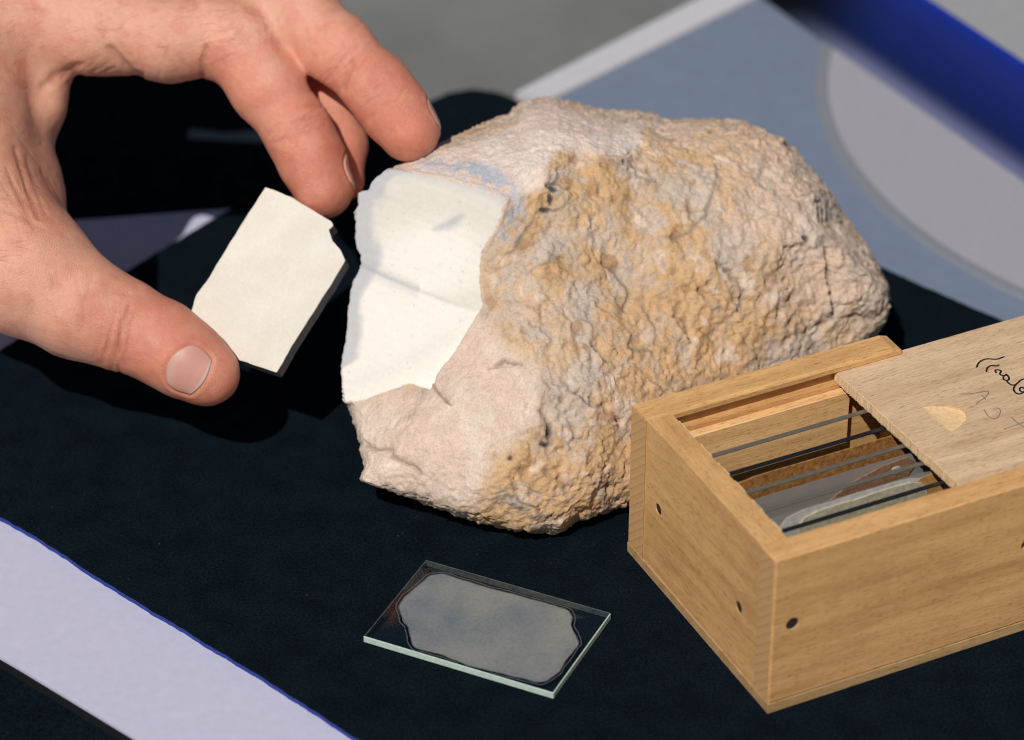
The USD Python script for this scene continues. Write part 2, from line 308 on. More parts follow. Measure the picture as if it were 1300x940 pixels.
rk.vertices = cen + vd * (rb * .65 + vr * .35)[:, None]
trimesh.smoothing.filter_taubin(rk, lamb=.5, nu=.3, iterations=10)
man = Manifold(MMesh(np.asarray(rk.vertices, np.float32), np.asarray(rk.faces, np.uint32))).refine_to_length(.8)
q = man.to_mesh(); rk = trimesh.Trimesh(q.vert_properties[:, :3], q.tri_verts, process=True)
V0 = np.array(rk.vertices); N0 = np.array(rk.vertex_normals)
PX = to_px(V0)
jit = np.c_[fbm(V0 / 4, 3, 1), fbm(V0 / 4, 3, 2)] * 9
cutP = Polygon(cutpoly)
pj = PX + jit
pk = PX + np.c_[fbm(V0 / 2, 3, 1), fbm(V0 / 2, 3, 2)] * 4; sd = shapely.distance(cutP.exterior, shapely.points(pk)); ins = shapely.contains(cutP, shapely.points(pk))
sd = np.where(ins, sd, -sd)
seen = (N0 @ FW < .25)
pd = (V0 - P0) @ NC
cutw = sstep(-2.0, 2.5, sd) * (np.abs(pd) < 7) * (N0 @ NC > .2)
def blob(cx, cy, rx, ry, ang=0, soft=.5):
    c, s = math.cos(ang), math.sin(ang); d = PX + jit * 1.5 - [cx, cy]
    r = np.hypot((d[:, 0] * c + d[:, 1] * s) / rx, (-d[:, 0] * s + d[:, 1] * c) / ry)
    return (1 - sstep(1 - soft, 1 + soft, r)) * seen
topz = Polygon([(480, 214), (560, 181), (640, 140), (690, 110), (820, 125), (822, 165), (797, 197), (740, 185), (704, 190), (690, 238), (640, 256), (560, 224)])
def inpoly(P, soft=10):
    d = shapely.distance(P.exterior, shapely.points(pj)); i = shapely.contains(P, shapely.points(pj))
    return sstep(-soft, soft, np.where(i, d, -d)) * seen
top = inpoly(topz)
pinkL = inpoly(Polygon([(440, 515), (500, 500), (545, 500), (560, 470), (610, 400), (640, 440), (690, 470), (680, 540), (625, 580), (600, 650), (540, 645), (440, 620)]), 14)
rough = 1 - .58 * top - .62 * pinkL
# relief: broad lumps, broken plates, pits and grain
warp = np.c_[fbm(V0 / 9, 3, 4), fbm(V0 / 9, 3, 5), fbm(V0 / 9, 3, 6)] * 9
def plates(cell, seed, wsc=1.0):
    r = np.random.default_rng(seed); lo, hi = V0.min(0) - cell * 2, V0.max(0) + cell * 2
    npt = int(np.prod((hi - lo) / cell)); c = r.uniform(lo, hi, (npt, 3))
    d, i = cKDTree(c).query((V0 + warp * wsc), k=2)
    tilt = r.normal(size=(npt, 3)); h = r.uniform(-1, 1, npt)
    loc = (V0 - c[i[:, 0]]); plane = (loc * tilt[i[:, 0]]).sum(1) / cell
    return h[i[:, 0]] * .6 + plane * .35, d[:, 1] - d[:, 0]
pl1, e1_ = plates(17, 1); pl2, e2_ = plates(7.5, 2, .8); pl3, e3_ = plates(3.2, 3, .5)
rid = ridge((V0 + warp) / 22, 3, 3)
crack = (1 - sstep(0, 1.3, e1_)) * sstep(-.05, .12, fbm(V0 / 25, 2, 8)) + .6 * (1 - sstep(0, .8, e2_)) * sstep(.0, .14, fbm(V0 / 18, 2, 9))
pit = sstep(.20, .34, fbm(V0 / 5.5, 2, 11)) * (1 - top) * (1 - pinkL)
lump = fbm(V0 / 34, 3, 7) * 7
mid = fbm(V0 / 11, 3, 2) * 4.2
fine = fbm(V0 / 3.0, 4, 10, .72) * 2.1
gr = fbm(V0 / 1.25, 2, 1) * 1.0
pl4, e4_ = plates(1.9, 4, .35)
ledge = np.abs(np.mod(fbm((V0 + warp * .6) / 20, 4, 5, .55) * 9, 1) - .5) * 2
ledge = (np.floor(fbm((V0 + warp * .6) / 20, 4, 5, .55) * 9) - fbm((V0 + warp * .6) / 20, 4, 5, .55) * 9) * sstep(-.1, .1, fbm(V0 / 26, 2, 4))
LEDGES = [[(634, 325), (650, 320), (660, 304), (676, 282), (685, 253)], [(679, 338), (695, 336), (701, 320), (701, 304)], [(836, 301), (857, 303), (876, 295), (895, 272), (912, 226), (910, 200)], [(1017, 246), (1037, 242), (1044, 232)], [(1056, 307), (1058, 345), (1048, 406)],
          [(995, 456), (1010, 426), (1006, 403)], [(747, 431), (764, 445), (774, 462)], [(726, 496), (747, 513), (770, 516), (770, 530)], [(685, 516), (699, 540), (701, 564), (689, 567)], [(542, 482), (573, 516)], [(456, 564), (498, 571), (536, 608)], [(791, 438), (808, 448), (830, 445)],
          [(690, 236), (712, 232), (730, 246)], [(800, 200), (812, 225), (838, 232)], [(760, 330), (785, 345), (800, 372), (792, 400)], [(905, 330), (930, 345), (945, 372), (940, 400)], [(850, 400), (872, 410), (880, 440)], [(640, 600), (655, 640), (690, 655)], [(618, 470), (640, 455), (668, 462)]]
stepd, lined = np.zeros(len(V0)), np.zeros(len(V0)); pl_ = PX + jit * .9
for Lg in LEDGES:
    ls = LineString(Lg); sel = (np.abs(pl_[:, 0] - np.mean([a[0] for a in Lg])) < 110) & (np.abs(pl_[:, 1] - np.mean([a[1] for a in Lg])) < 130) & seen
    P_ = pl_[sel]; d_ = shapely.distance(ls, shapely.points(P_)); tt = shapely.line_locate_point(ls, shapely.points(P_)); L0 = ls.length
    a0 = np.array(Lg, float); seg = a0[-1] - a0[0]; side = np.sign((P_[:, 0] - a0[0, 0]) * seg[1] - (P_[:, 1] - a0[0, 1]) * seg[0])
    endf = sstep(0, 8, tt) * sstep(0, 8, L0 - tt)
    lower = side if seg[0] < 0 else side * 1.0
    stepd[sel] += endf * np.where(side > 0, -1.5 * np.exp(-d_ / 7), 1.2 * np.exp(-d_ / 12)); lined[sel] = np.maximum(lined[sel], endf * np.exp(-(d_ / 2.2) ** 2))
crumb = np.maximum(fbm(V0 / 2.4, 3, 14, .75), -.1) * 2.6 * sstep(-.15, .15, fbm(V0 / 15, 2, 15))
disp = lump * .30 + rough * (pl1 * .80 + pl2 * .28 + pl3 * .30 + pl4 * .30 + mid * .95 + ledge * .35 - crack * .30 - pit * 1.3 + crumb) + stepd - lined * .9 + fine * (.32 + .85 * rough) + gr
lay = fbm((V0 @ np.linalg.qr(np.array([[.6, .2, .77], [.3, .9, .1], [.5, .1, .8]]).T)[0]) * np.array([1 / 14, 1 / 14, 1 / 1.6]), 3, 6) * 1.2
disp += lay * (top * .8 + pinkL * .7)
spots = [(703, 240, 7, 7), (698, 254, 4, 9), (692, 267, 8, 4), (1029, 301, 5, 6), (646, 583, 4, 3), (698, 548, 4, 12), (692, 564, 7, 4), (793, 200, 3, 5)]
dark = np.zeros(len(V0))
for sx, sy, rx, ry in spots:
    dd = PX + jit * .8 - [sx, sy]; dark = np.maximum(dark, (1 - sstep(.5, 1.2, np.hypot(dd[:, 0] / rx, dd[:, 1] / ry))) * seen)
disp -= dark * 1.2
edgeroll = np.clip(disp, -2, .5); proud = .9 * sstep(-7, -1.5, sd) * sstep(.2, -.6, sd) * (PX[:, 0] > 520)
crustd = disp * sstep(-1, -11, sd) + edgeroll * .3 * (1 - sstep(-1, -11, sd)) + proud
V1 = V0 + N0 * (crustd * (1 - cutw))[:, None]
snap = V0 - NC * pd[:, None]
saw = fbm(V0 / 30, 2, 3) * .12 + fbm(V0 / 2.2, 3, 4) * .10
cr_line = LineString([(455, 335), (490, 352), (525, 366), (560, 380), (606, 396)]); cr2 = LineString([(438, 492), (480, 478), (530, 452), (575, 425), (606, 398)]); cr3 = LineString([(548, 290), (566, 283), (584, 274)])
dl = shapely.distance(cr_line, shapely.points(PX)); dl2 = shapely.distance(cr2, shapely.points(PX)); dl3 = shapely.distance(cr3, shapely.points(PX))
below = sstep(0, 3, np.where(shapely.distance(cr_line, shapely.points(PX)) < 400, (PX[:, 1] - np.interp(PX[:, 0], [440, 455, 490, 525, 560, 606, 640], [330, 335, 352, 366, 380, 396, 400])), 0))
saw = saw - .45 * np.exp(-(dl / 2.2) ** 2) - .4 * np.exp(-(dl2 / 4) ** 2) - .5 * np.exp(-(dl3 / 4) ** 2) + below * .25
V1 = V1 * (1 - cutw[:, None]) + (snap + NC * saw[:, None]) * cutw[:, None]
V1[:, 2] = np.maximum(V1[:, 2], 0.03)
OUT = np.array([(475, 228), (497, 212), (520, 205), (560, 181), (600, 161), (640, 145), (658, 129), (690, 123), (715, 126), (760, 138), (803, 139), (834, 144), (847, 150), (864, 148), (906, 147), (937, 148), (968, 161), (995, 173), (1014, 192), (1037, 219), (1056, 242), (1065, 257), (1090, 290), (1106, 314), (1119, 337), (1130, 364), (1130, 395), (1108, 440),
    (1080, 480), (1000, 545), (900, 600), (800, 643), (745, 662), (712, 681), (660, 677), (620, 670), (580, 658), (530, 640), (480, 624), (459, 614), (453, 570), (455, 540), (440, 515), (436, 475), (441, 430), (443, 395), (448, 362), (457, 336), (452, 308), (453, 272), (461, 248)], float)
def outline_fit(V, times=3):                   # pulls the lump onto the outline measured in the photograph, along the picture's plane through the rock
    O = np.array([760.0, 400.0]); nb = 240
    rays = np.linspace(-np.pi, np.pi, nb, endpoint=False); opoly = Polygon(OUT).exterior
    tgt = np.array([max(np.hypot(*(np.array(g.coords[-1] if g.geom_type == 'LineString' else g.coords[0]) - O)) for g in getattr(x, 'geoms', [x])) for x in [opoly.intersection(LineString([O, O + 900 * np.array([math.cos(a), math.sin(a)])])) for a in rays]])
    for _ in range(times):
        q = to_px(V) - O; r = np.hypot(q[:, 0], q[:, 1]); th = np.arctan2(q[:, 1], q[:, 0]); b = ((th + np.pi) / (2 * np.pi) * nb).astype(int) % nb
        act = np.zeros(nb); np.maximum.at(act, b, r)
        f = np.convolve(np.r_[tgt / act, tgt / act, tgt / act], [.25, .5, .25], 'same')[nb:2 * nb]
        f[(np.abs(np.abs(rays) - np.pi) < .58) & (rays > 0) | (np.abs(np.abs(rays) - np.pi) < .48) & (rays < 0)] = 1.0
        fx = np.interp(th, np.r_[rays - 2 * np.pi / nb * nb, rays, rays + 2 * np.pi], np.r_[f, f, f])
        w = sstep(.55, 1.0, r / np.interp(th, np.r_[rays, rays[:1] + 2 * np.pi], np.r_[act, act[:1]]))
        k = ((fx - 1) * w * r)[:, None] * np.c_[np.cos(th), np.sin(th)] * ((V - EYE) @ FW)[:, None] / FPX
        V = V + k[:, :1] * RT - k[:, 1:] * UP
    V[:, 2] = np.maximum(V[:, 2], .03); return V
V1 = outline_fit(V1)
LY, LX = [229, 248, 272, 308, 334, 362, 395, 430, 468, 492, 515], [474, 461, 453, 452, 459, 448, 443, 441, 436, 437, 442]
q1 = to_px(V1); low = np.clip(np.interp(q1[:, 1], LY, LX) + 5 - q1[:, 0], 0, 60) * (cutw < .5) * sstep(224, 232, q1[:, 1]) * (1 - sstep(508, 516, q1[:, 1])) * (q1[:, 0] < 520)
V1 = V1 + (low * ((V1 - EYE) @ FW) / FPX)[:, None] * RT       # the saw cut has taken the stone away on this side
# colours of the stone
ochre = np.array([.60, .385, .205]); buff = np.array([.64, .465, .32]); pink = np.array([.65, .49, .405]); greyp = np.array([.50, .405, .33]); pale = np.array([.74, .62, .52]); brown = np.array([.34, .18, .08]); bluegrey = np.array([.36, .37, .41])
def mixc(a, b, w): return a + (b - a) * np.clip(w, 0, 1)[:, None]
n1, n2, n3, n4 = fbm((V0 + warp) / 30, 3, 1), fbm((V0 + warp) / 12, 4, 2), fbm(V0 / 4, 4, 3, .6), fbm((V0 + warp) / 8, 3, 9)
och = np.clip(blob(770, 270, 130, 110) + blob(720, 610, 130, 60, -.5) + blob(860, 420, 120, 90) * .7 + blob(930, 220, 60, 60) * .35 + .3, 0, 1)
C = mixc(np.tile(greyp * 1.15, (len(V0), 1)), pink, sstep(-.12, .15, n1))
C = mixc(C, buff, sstep(-.08, .10, n2))
C = mixc(C, ochre, och * sstep(-.22, .06, n2 + .6 * n1 + .3 * n3))
C = mixc(C, ochre * np.array([1.04, .96, .85]), och * sstep(.05, .16, n4) * .7)
C = mixc(C, pale, sstep(.10, .22, n4 - .3 * n2) * .65)
C = mixc(C, greyp, sstep(.05, .20, fbm((V0 + warp) / 13, 4, 12, .6)) * .6)
C = mixc(C, brown, sstep(.17, .26, fbm(V0 / 7, 2, 13)) * .55 * (1 - top) * (1 - pinkL))
C = mixc(C, mixc(np.tile(pink * np.array([1.10, 1.12, 1.15]), (len(V0), 1)), pale * np.array([1.02, 1.02, 1.08]), sstep(-.1, .12, n2)), top * .95)
C = mixc(C, mixc(np.tile(pink * np.array([1.08, 1.10, 1.08]), (len(V0), 1)), pale, sstep(.0, .14, n2) * .7), pinkL * .93)
right = blob(1010, 230, 90, 80) + blob(1080, 340, 60, 70)
C = mixc(C, mixc(np.tile(greyp * 1.25, (len(V0), 1)), pink, sstep(-.1, .1, n2)), right * .5)
C = mixc(C, bluegrey * 1.25, (blob(580, 208, 60, 13, .22) + blob(630, 232, 34, 16, .5) + blob(652, 280, 13, 26, .3)) * sstep(-.16, .05, n3 + .5 * n2) * .85)
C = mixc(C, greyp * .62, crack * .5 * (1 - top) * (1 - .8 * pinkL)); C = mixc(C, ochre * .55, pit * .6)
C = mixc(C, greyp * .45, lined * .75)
C = mixc(C, np.array([.04, .045, .06]), dark * .9)
C *= (1 + .32 * n3)[:, None]
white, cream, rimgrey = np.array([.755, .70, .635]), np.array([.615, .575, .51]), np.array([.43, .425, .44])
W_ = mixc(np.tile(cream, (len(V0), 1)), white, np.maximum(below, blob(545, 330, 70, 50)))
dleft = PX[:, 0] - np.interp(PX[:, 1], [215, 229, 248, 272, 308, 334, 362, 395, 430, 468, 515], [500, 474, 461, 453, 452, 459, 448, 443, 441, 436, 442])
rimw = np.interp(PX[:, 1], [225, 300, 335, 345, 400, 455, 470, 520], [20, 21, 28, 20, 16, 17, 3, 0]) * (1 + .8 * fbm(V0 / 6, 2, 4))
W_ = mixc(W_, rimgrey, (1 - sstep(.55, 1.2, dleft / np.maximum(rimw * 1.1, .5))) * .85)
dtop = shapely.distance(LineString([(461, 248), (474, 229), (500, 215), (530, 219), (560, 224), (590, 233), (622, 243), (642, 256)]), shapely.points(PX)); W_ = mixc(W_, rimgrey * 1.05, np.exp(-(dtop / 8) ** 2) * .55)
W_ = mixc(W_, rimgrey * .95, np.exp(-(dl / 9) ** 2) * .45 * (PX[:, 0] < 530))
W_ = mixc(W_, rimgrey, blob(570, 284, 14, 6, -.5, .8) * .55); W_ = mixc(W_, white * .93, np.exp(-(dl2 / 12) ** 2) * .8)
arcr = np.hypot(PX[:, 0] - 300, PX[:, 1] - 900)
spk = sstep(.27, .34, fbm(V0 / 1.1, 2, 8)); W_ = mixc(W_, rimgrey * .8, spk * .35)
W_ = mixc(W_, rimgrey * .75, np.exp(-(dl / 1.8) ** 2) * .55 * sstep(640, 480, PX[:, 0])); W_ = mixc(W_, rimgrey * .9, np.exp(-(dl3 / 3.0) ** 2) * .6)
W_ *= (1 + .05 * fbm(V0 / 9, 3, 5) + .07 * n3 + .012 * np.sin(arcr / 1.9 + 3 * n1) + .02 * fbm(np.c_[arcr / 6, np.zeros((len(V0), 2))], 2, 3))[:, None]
C = mixc(C, pale * 1.05, (1 - sstep(0, 5, -sd)) * (sd < 0) * .3 * seen)
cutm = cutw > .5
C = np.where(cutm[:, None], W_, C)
M_rock = mat('weathered_stone', {
    'a': ('attribute', {'attribute': 'tint'}), 'g': ('geometry', {}), 'n': ('noise_texture', {'scale': 1500, 'detail': 5, 'roughness': .7}), 'n2': ('noise_texture', {'scale': 4200, 'detail': 2, 'roughness': .7}),
    'r': ('rgb_ramp', {'ramp': [(.28, (.72, .70, .68)), (.5, (1, 1, 1)), (.75, (1.15, 1.14, 1.12))]}), 'x': ('mix', {'mix_type': 'multiply', 'fac': .9}),
    'n5': ('noise_texture', {'type': 'ridged_multifractal', 'scale': 420, 'detail': 6, 'roughness': .6, 'lacunarity': 2.1, 'offset': .9, 'gain': 1.6}), 'h': ('math', {'math_type': 'multiply_add', 'value2': .10}),
    'b': ('bump', {'strength': .85, 'distance': .0006}), 'p': ('principled_bsdf', {'roughness': .92, 'specular_ior_level': .15})},
    [('g.position', 'n5.vector'), ('n5.fac', 'h.value1'), ('n.fac', 'h.value3'), ('g.position', 'n.vector'), ('g.position', 'n2.vector'), ('n.fac', 'r.fac'), ('a.color', 'x.color1'), ('r.color', 'x.color2'), ('x.color', 'p.base_color'), ('h.value', 'b.height'), ('b.normal', 'p.normal')])
M_cut = mat('cut_stone', {
    'a': ('attribute', {'attribute': 'tint'}), 'g': ('geometry', {}), 'n': ('noise_texture', {'scale': 900, 'detail': 5, 'roughness': .7}),
    'r': ('rgb_ramp', {'ramp': [(.3, (.93, .93, .92)), (.7, (1.03, 1.03, 1.03))]}), 'x': ('mix', {'mix_type': 'multiply', 'fac': .9}),
    'b': ('bump', {'strength': .15, 'distance': .0003}), 'p': ('principled_bsdf', {'roughness': .75, 'specular_ior_level': .25})},
    [('g.position', 'n.vector'), ('n.fac', 'r.fac'), ('a.color', 'x.color1'), ('r.color', 'x.color2'), ('x.color', 'p.base_color'), ('n.fac', 'b.height'), ('b.normal', 'p.normal')])
full = trimesh.Trimesh(V1, rk.faces, process=False); FN = np.array(full.vertex_normals)
fc = cutm[rk.faces].sum(1) >= 2
roff = (32, -20, 0)
rock = thing('rock', roff, label='large tan and pink rough rock with one flat sawn white face on its left', cat='rock')
def submesh(mask, name, m):
    f = np.array(rk.faces)[mask]; u, inv = np.unique(f, return_inverse=True)
    path = numbered(str(rock.GetPath()) + '/' + name)
    g = usdkit.mesh(stage, path, ((V1[u] - roff) * S, inv.reshape(-1, 3)), m)
    fn_ = np.array(trimesh.Trimesh(V1[u], inv.reshape(-1, 3), process=False).vertex_normals)
    g.CreateNormalsAttr(Vt.Vec3fArray.FromNumpy(fn_.astype(np.float32))); g.SetNormalsInterpolation('vertex')
    UsdGeom.PrimvarsAPI(g).CreatePrimvar('tint', Sdf.ValueTypeNames.Color3fArray, 'vertex').Set(Vt.Vec3fArray.FromNumpy(np.clip(C[u], .002, .9).astype(np.float32)))
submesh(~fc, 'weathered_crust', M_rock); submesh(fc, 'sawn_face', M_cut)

# ------------------------------------------------------------------ the wooden slide box
BO = np.array([90.5, -217.9, 0.0]); BA, BW, BH, BL, TH = 0.456, 106.3, 67.6, 111.7, 10.5
bx = thing('wooden_box', BO, BA, label='small pale wooden slide box with its sliding lid half drawn out', cat='box')
def lpt(px, py, z):                           # photograph -> box coordinates on a level plane
    d = at(px, py, z) - BO; c, s = math.cos(BA), math.sin(BA); return np.array([d[0] * c + d[1] * s, -d[0] * s + d[1] * c])
def lplane(px, py, k, val):                   # on the plane local k = val
    c, s = math.cos(BA), math.sin(BA); n = np.array([c, s, 0]) if k == 0 else np.array([-s, c, 0])
    d = atplane(px, py, BO + n * val, n) - BO; return np.array([d[0] * c + d[1] * s, -d[0] * s + d[1] * c, d[2]])
def hole(c, axis, r, depth):
    h = Manifold.cylinder(depth * 2, r, r, 20, True)
    h = h.rotate([0, 90, 0]) if axis == 0 else h.rotate([90, 0, 0]); return h.translate(list(map(float, c)))
LZ0, LZ1 = BH - 8.2, BH - 3.2
h1 = lplane(835, 647, 0, 0); h2 = lplane(937, 771, 0, 0); h3 = lplane(1006, 792, 1, 0); h4 = lplane(978, 717, 0, 0); h5 = lplane(1304, 692, 1, 0)
zs = 4.2
fp = cbox((0, 0, zs), (BL, TH, BH), .6) - mf((TH - 3, TH - 3.2, LZ0 - .2), (BL + 5, TH + 5, LZ1 + .3))
for h, r in ((h3, 2.6), (h5, 2.6)): fp -= hole(h, 1, r, 5)
part(bx, 'front_panel', fp, M_wx)
M_endgrain = mat('end_grain', {'t': ('texture_coordinate', {}), 'm': ('mapping', {'rotation': (.75, 0, 0)}), 'w': ('wave_texture', {'wave_type': 'bands', 'bands_direction': 'z', 'profile': 'saw', 'scale': 130.0, 'distortion': 1.5, 'detail': 2, 'detail_scale': 60.0}), 'n': ('noise_texture', {'scale': 2200, 'detail': 3}),
    'r': ('rgb_ramp', {'ramp': [(0, (.60, .36, .165)), (.7, (.55, .325, .145)), (1, (.44, .255, .105))]}), 'r2': ('rgb_ramp', {'ramp': [(.35, (.75, .72, .7)), (.6, (1, 1, 1))]}), 'x': ('mix', {'mix_type': 'multiply', 'fac': .7}), 'p': ('principled_bsdf', {'roughness': .65, 'specular_ior_level': .25})},
    [('t.object', 'm.vector'), ('m.vector', 'w.vector'), ('t.object', 'n.vector'), ('w.fac', 'r.fac'), ('n.fac', 'r2.fac'), ('r.color', 'x.color1'), ('r2.color', 'x.color2'), ('x.color', 'p.base_color')])
part(bx, 'end_grain', cbox((-.16, .7, zs + .5), (.02, TH - .25, BH - .7), .05), M_endgrain, label='end grain of the front panel at the near corner')
part(bx, 'end_grain', cbox((-.16, BW - 11.8, zs + .5), (.02, BW - .7, BH - .7), .05), M_endgrain, label='end grain of the back panel at the far corner')
prof = [(0, zs), (BL - 4, zs), (BL, zs + 4), (BL, BH - 9), (BL - 1.0, BH - 3.5), (BL - 3, BH - 1.2), (BL - 6.5, BH), (0, BH)]
rz_ = 1.1
bp = Manifold.hull_points([[x, y, z] for x, z in prof for y in (BW - 12 + 1.1, BW - 1.1)] + [[x + (.6 if x < 5 else -.6), y, z + (.6 if z < 10 else -1.0)] for x, z in prof for y in (BW - 12, BW)])
bp = bp - mf((TH - 3, BW - 14, LZ0 - .2), (BL + 5, BW - 12 + 3.2, LZ1 + .3))
part(bx, 'back_panel', bp, M_wx)
ep = cbox((.25, TH + .05, zs), (TH, BW - 12.05, BH - .25), .15)
for h, r in ((h1, 2.3), (h2, 2.3), (h4, 1.2)): ep -= hole(h, 0, r, 5)
slots = [75.2, 62.6, 50.0, 37.6, 24.4]
for w in slots: ep -= mf((TH - 2.6, w - 1.7, 8), (TH + 1, w + 1.7, BH - 9.5))
ep -= mf((TH - 2.0, TH, LZ0 + .6), (TH + 2, BW - 12, LZ1 - .2)) if False else mf((TH + 5, 0, 0), (TH + 6, 1, 1))
part(bx, 'end_panel', ep, M_wy)
ep2 = cbox((BL - TH, TH + .05, zs), (BL - .35, BW - 12.05, LZ0 - .4), .5)
for w in slots: ep2 -= mf((BL - TH - 1, w - 1.7, 8), (BL - TH + 2.6, w + 1.7, BH - 9.5))
part(bx, 'end_panel', ep2, M_wy)
part(bx, 'base', cbox((-.15, -.15, 0), (BL + .2, BW + .2, zs - .12), .08), M_base)
for k, h in enumerate((h1, h2, h4)):
    part(bx, 'nail_hole_shade', Manifold.cylinder(.4, 2.6, 2.6, 16).rotate([0, 90, 0]).translate([.75, float(h[1]), float(h[2])]), M_hole) if k < 2 else None
part(bx, 'nail_hole_shade', Manifold.cylinder(.4, 3.0, 3.0, 16).rotate([90, 0, 0]).translate([float(h3[0]), .9, float(h3[2])]), M_hole)
M_lining = wood('bounce_lining_wood', 0, (.86, .53, .245), (.74, .42, .175), 12.9)  # wood colour brightened to carry the light bounced inside the box
part(bx, 'inner_lining', cbox((TH + .4, BW - 16.2, zs + .5), (TH + 74, BW - 12.3, BH - 10.0), .4), M_lining, label='inner board along the back wall, bounced light put into its bright orange tone')
# slotted strip with pale torn edges between the slots
bounds = [BW - 12.2] + slots + [TH + .2]
for i in range(len(bounds) - 1):
    a, b = bounds[i] - 2.2, bounds[i + 1] + 2.2
    if i == 0: a = bounds[0] - 5
    if i == len(bounds) - 2: b = bounds[-1] + 4
    k = 8; ys = np.linspace(b, a, k); o = rng.uniform(.15, .6, k)
    P = np.array([(TH - .2, y) for y in ys] + [(TH + o[j], ys[j]) for j in range(k - 1, -1, -1)])
    part(bx, 'slot_tooth', prism(ccw(P), BH - 1.7, BH - .4), M_splint)
# lid
lc0, lc1 = lpt(1063, 473, LZ1), lpt(1216, 611, LZ1)
t0 = (lc0[0] + lc1[0]) / 2
k = 150; ys = np.linspace(TH - 2.4, BW - 12 + 2.4, k); jag = fbm(np.c_[ys / 1.3, np.zeros((k, 2))], 4, 2, .7) * 1.7
edge = [(lc1[0] + (lc0[0] - lc1[0]) * i / (k - 1) + jag[i], ys[i]) for i in range(k)]
lidp = ccw(np.array(edge + [(t0 + 112, ys[-1]), (t0 + 112, ys[0])]))
notch = np.array([lpt(1100 + x / 3.915, 380 + y / 3.915, LZ1) for x, y in [(278, 535), (330, 530), (400, 531), (470, 541), (492, 556), (498, 575), (494, 600), (462, 634), (427, 657), (408, 650), (390, 640), (330, 590)]])
lid = prism(lidp, LZ0, LZ1) - prism(ccw(notch), LZ1 - 2.4, LZ1 + 2)
ld = part(bx, 'lid', lid, M_lid, label='pale sliding lid with handwriting, drawn partly out')
bev = []
for i in range(k - 1):                        # torn fibres along the leading edge of the lid
    pass
cn = notch.mean(0); tip = notch[0]; dirn = cn - tip; dirn /= np.linalg.norm(dirn)
nv = [(p[0], p[1], LZ1 - .15 - 2.0 * max(0, np.dot(p - tip, dirn)) / 26) for p in notch] + [(cn[0], cn[1], LZ1 - 1.6)]
part(ld, 'thumb_notch', (np.array(nv), np.array([(len(notch), i, (i + 1) % len(notch)) for i in range(len(notch))])), M_notch)
fr = [(e_[0] - .15 - .4 * q_, e_[1]) for e_, q_ in zip(edge[2:-2], np.clip(fbm(np.c_[np.array(edge)[2:-2] / .9, np.zeros(k - 4)], 3, 4, .7) + .5, 0, 1))]
part(ld, 'torn_edge', prism(ccw(np.array(fr + [(x + .9, y) for x, y in edge[2:-2]][::-1])), LZ0 + .8, LZ1 - .35), M_splint)
def stroke(pts, w, z):
    P = np.array([lpt(1100 + x / 3.915, 380 + y / 3.915, z) for x, y in pts])
    from scipy.interpolate import splprep, splev
    if len(P) > 3:
        tck, _ = splprep(P.T, s=0); P = np.array(splev(np.linspace(0, 1, len(P) * 6), tck)).T
    g = LineString(P).buffer(w / 2, quad_segs=2)
    return CrossSection([[list(p) for p in np.array(g.exterior.coords)[:-1]]] + [[list(p) for p in np.array(h.coords)[:-1]] for h in g.interiors], __import__('manifold3d').FillRule.EvenOdd).extrude(.08).translate([0, 0, z])
ink = [[(548, 338), (554, 324), (572, 306), (605, 297), (645, 299), (665, 294), (683, 287)], [(597, 360), (602, 342), (622, 331), (645, 332), (657, 328)],
       [(645, 366), (655, 352), (668, 357), (664, 374), (677, 380), (694, 374)], [(694, 374), (706, 386), (700, 404), (686, 402), (680, 390), (690, 378), (704, 384)],
       [(700, 404), (712, 422), (730, 428), (748, 420), (770, 402), (790, 396)], [(748, 420), (733, 440), (738, 462), (756, 472), (776, 466), (786, 448), (772, 438), (762, 452), (772, 460)], [(786, 448), (810, 470), (850, 480)]]
pen = [[(470, 472), (520, 470), (570, 462), (606, 458)], [(606, 458), (604, 474), (580, 496), (545, 522)], [(572, 478), (584, 488), (592, 500)],
       [(585, 550), (598, 572), (622, 592), (640, 596), (658, 580), (666, 560), (660, 546), (646, 541)], [(683, 646), (720, 634), (760, 620), (790, 608)], [(722, 590), (742, 608), (764, 624), (790, 640)]]
part(ld, 'ink_writing', Manifold.batch_boolean([stroke(s, .75, LZ1 + .02) for s in ink], __import__('manifold3d').OpType.Add), M_ink)
part(ld, 'pencil_writing', Manifold.batch_boolean([stroke(s, .38, LZ1 + .02) for s in pen], __import__('manifold3d').OpType.Add), M_pencil)

# glass slides standing in the box
def rocksec(name, a, b, sc=700, rough=.5):
    return mat(name, {'g': ('geometry', {}), 'n': ('noise_texture', {'scale': sc, 'detail': 6, 'roughness': .7}), 'v': ('voronoi_texture', {'scale': sc * .8}),
                      'r': ('rgb_ramp', {'ramp': [(.32, a), (.66, b)]}), 'p': ('principled_bsdf', {'roughness': rough})}, [('g.position', 'n.vector'), ('n.fac', 'r.fac'), ('r.color', 'p.base_color')])
M_sec = [rocksec('orange_section', (.16, .06, .018), (.42, .20, .06)), rocksec('brown_section', (.15, .075, .04), (.30, .17, .10)), rocksec('beige_section', (.30, .26, .17), (.52, .47, .36)), rocksec('olive_section', (.13, .125, .08), (.22, .21, .15))]
M_glue = rocksec('dried_glue', (.36, .34, .33), (.56, .53, .50), 400); M_glue2 = rocksec('orange_glue', (.34, .16, .05), (.52, .28, .09), 500)
M_frost = mat('frosted_glass', {'t': ('transparent_bsdf', {'color': (.85, .85, .85)}), 'd': ('principled_bsdf', {'base_color': (.36, .33, .31), 'roughness': .5}), 'm': ('mix_closure', {'fac': .55})}, [('t.BSDF', 'm.closure1'), ('d.BSDF', 'm.closure2')], surface='m.closure')
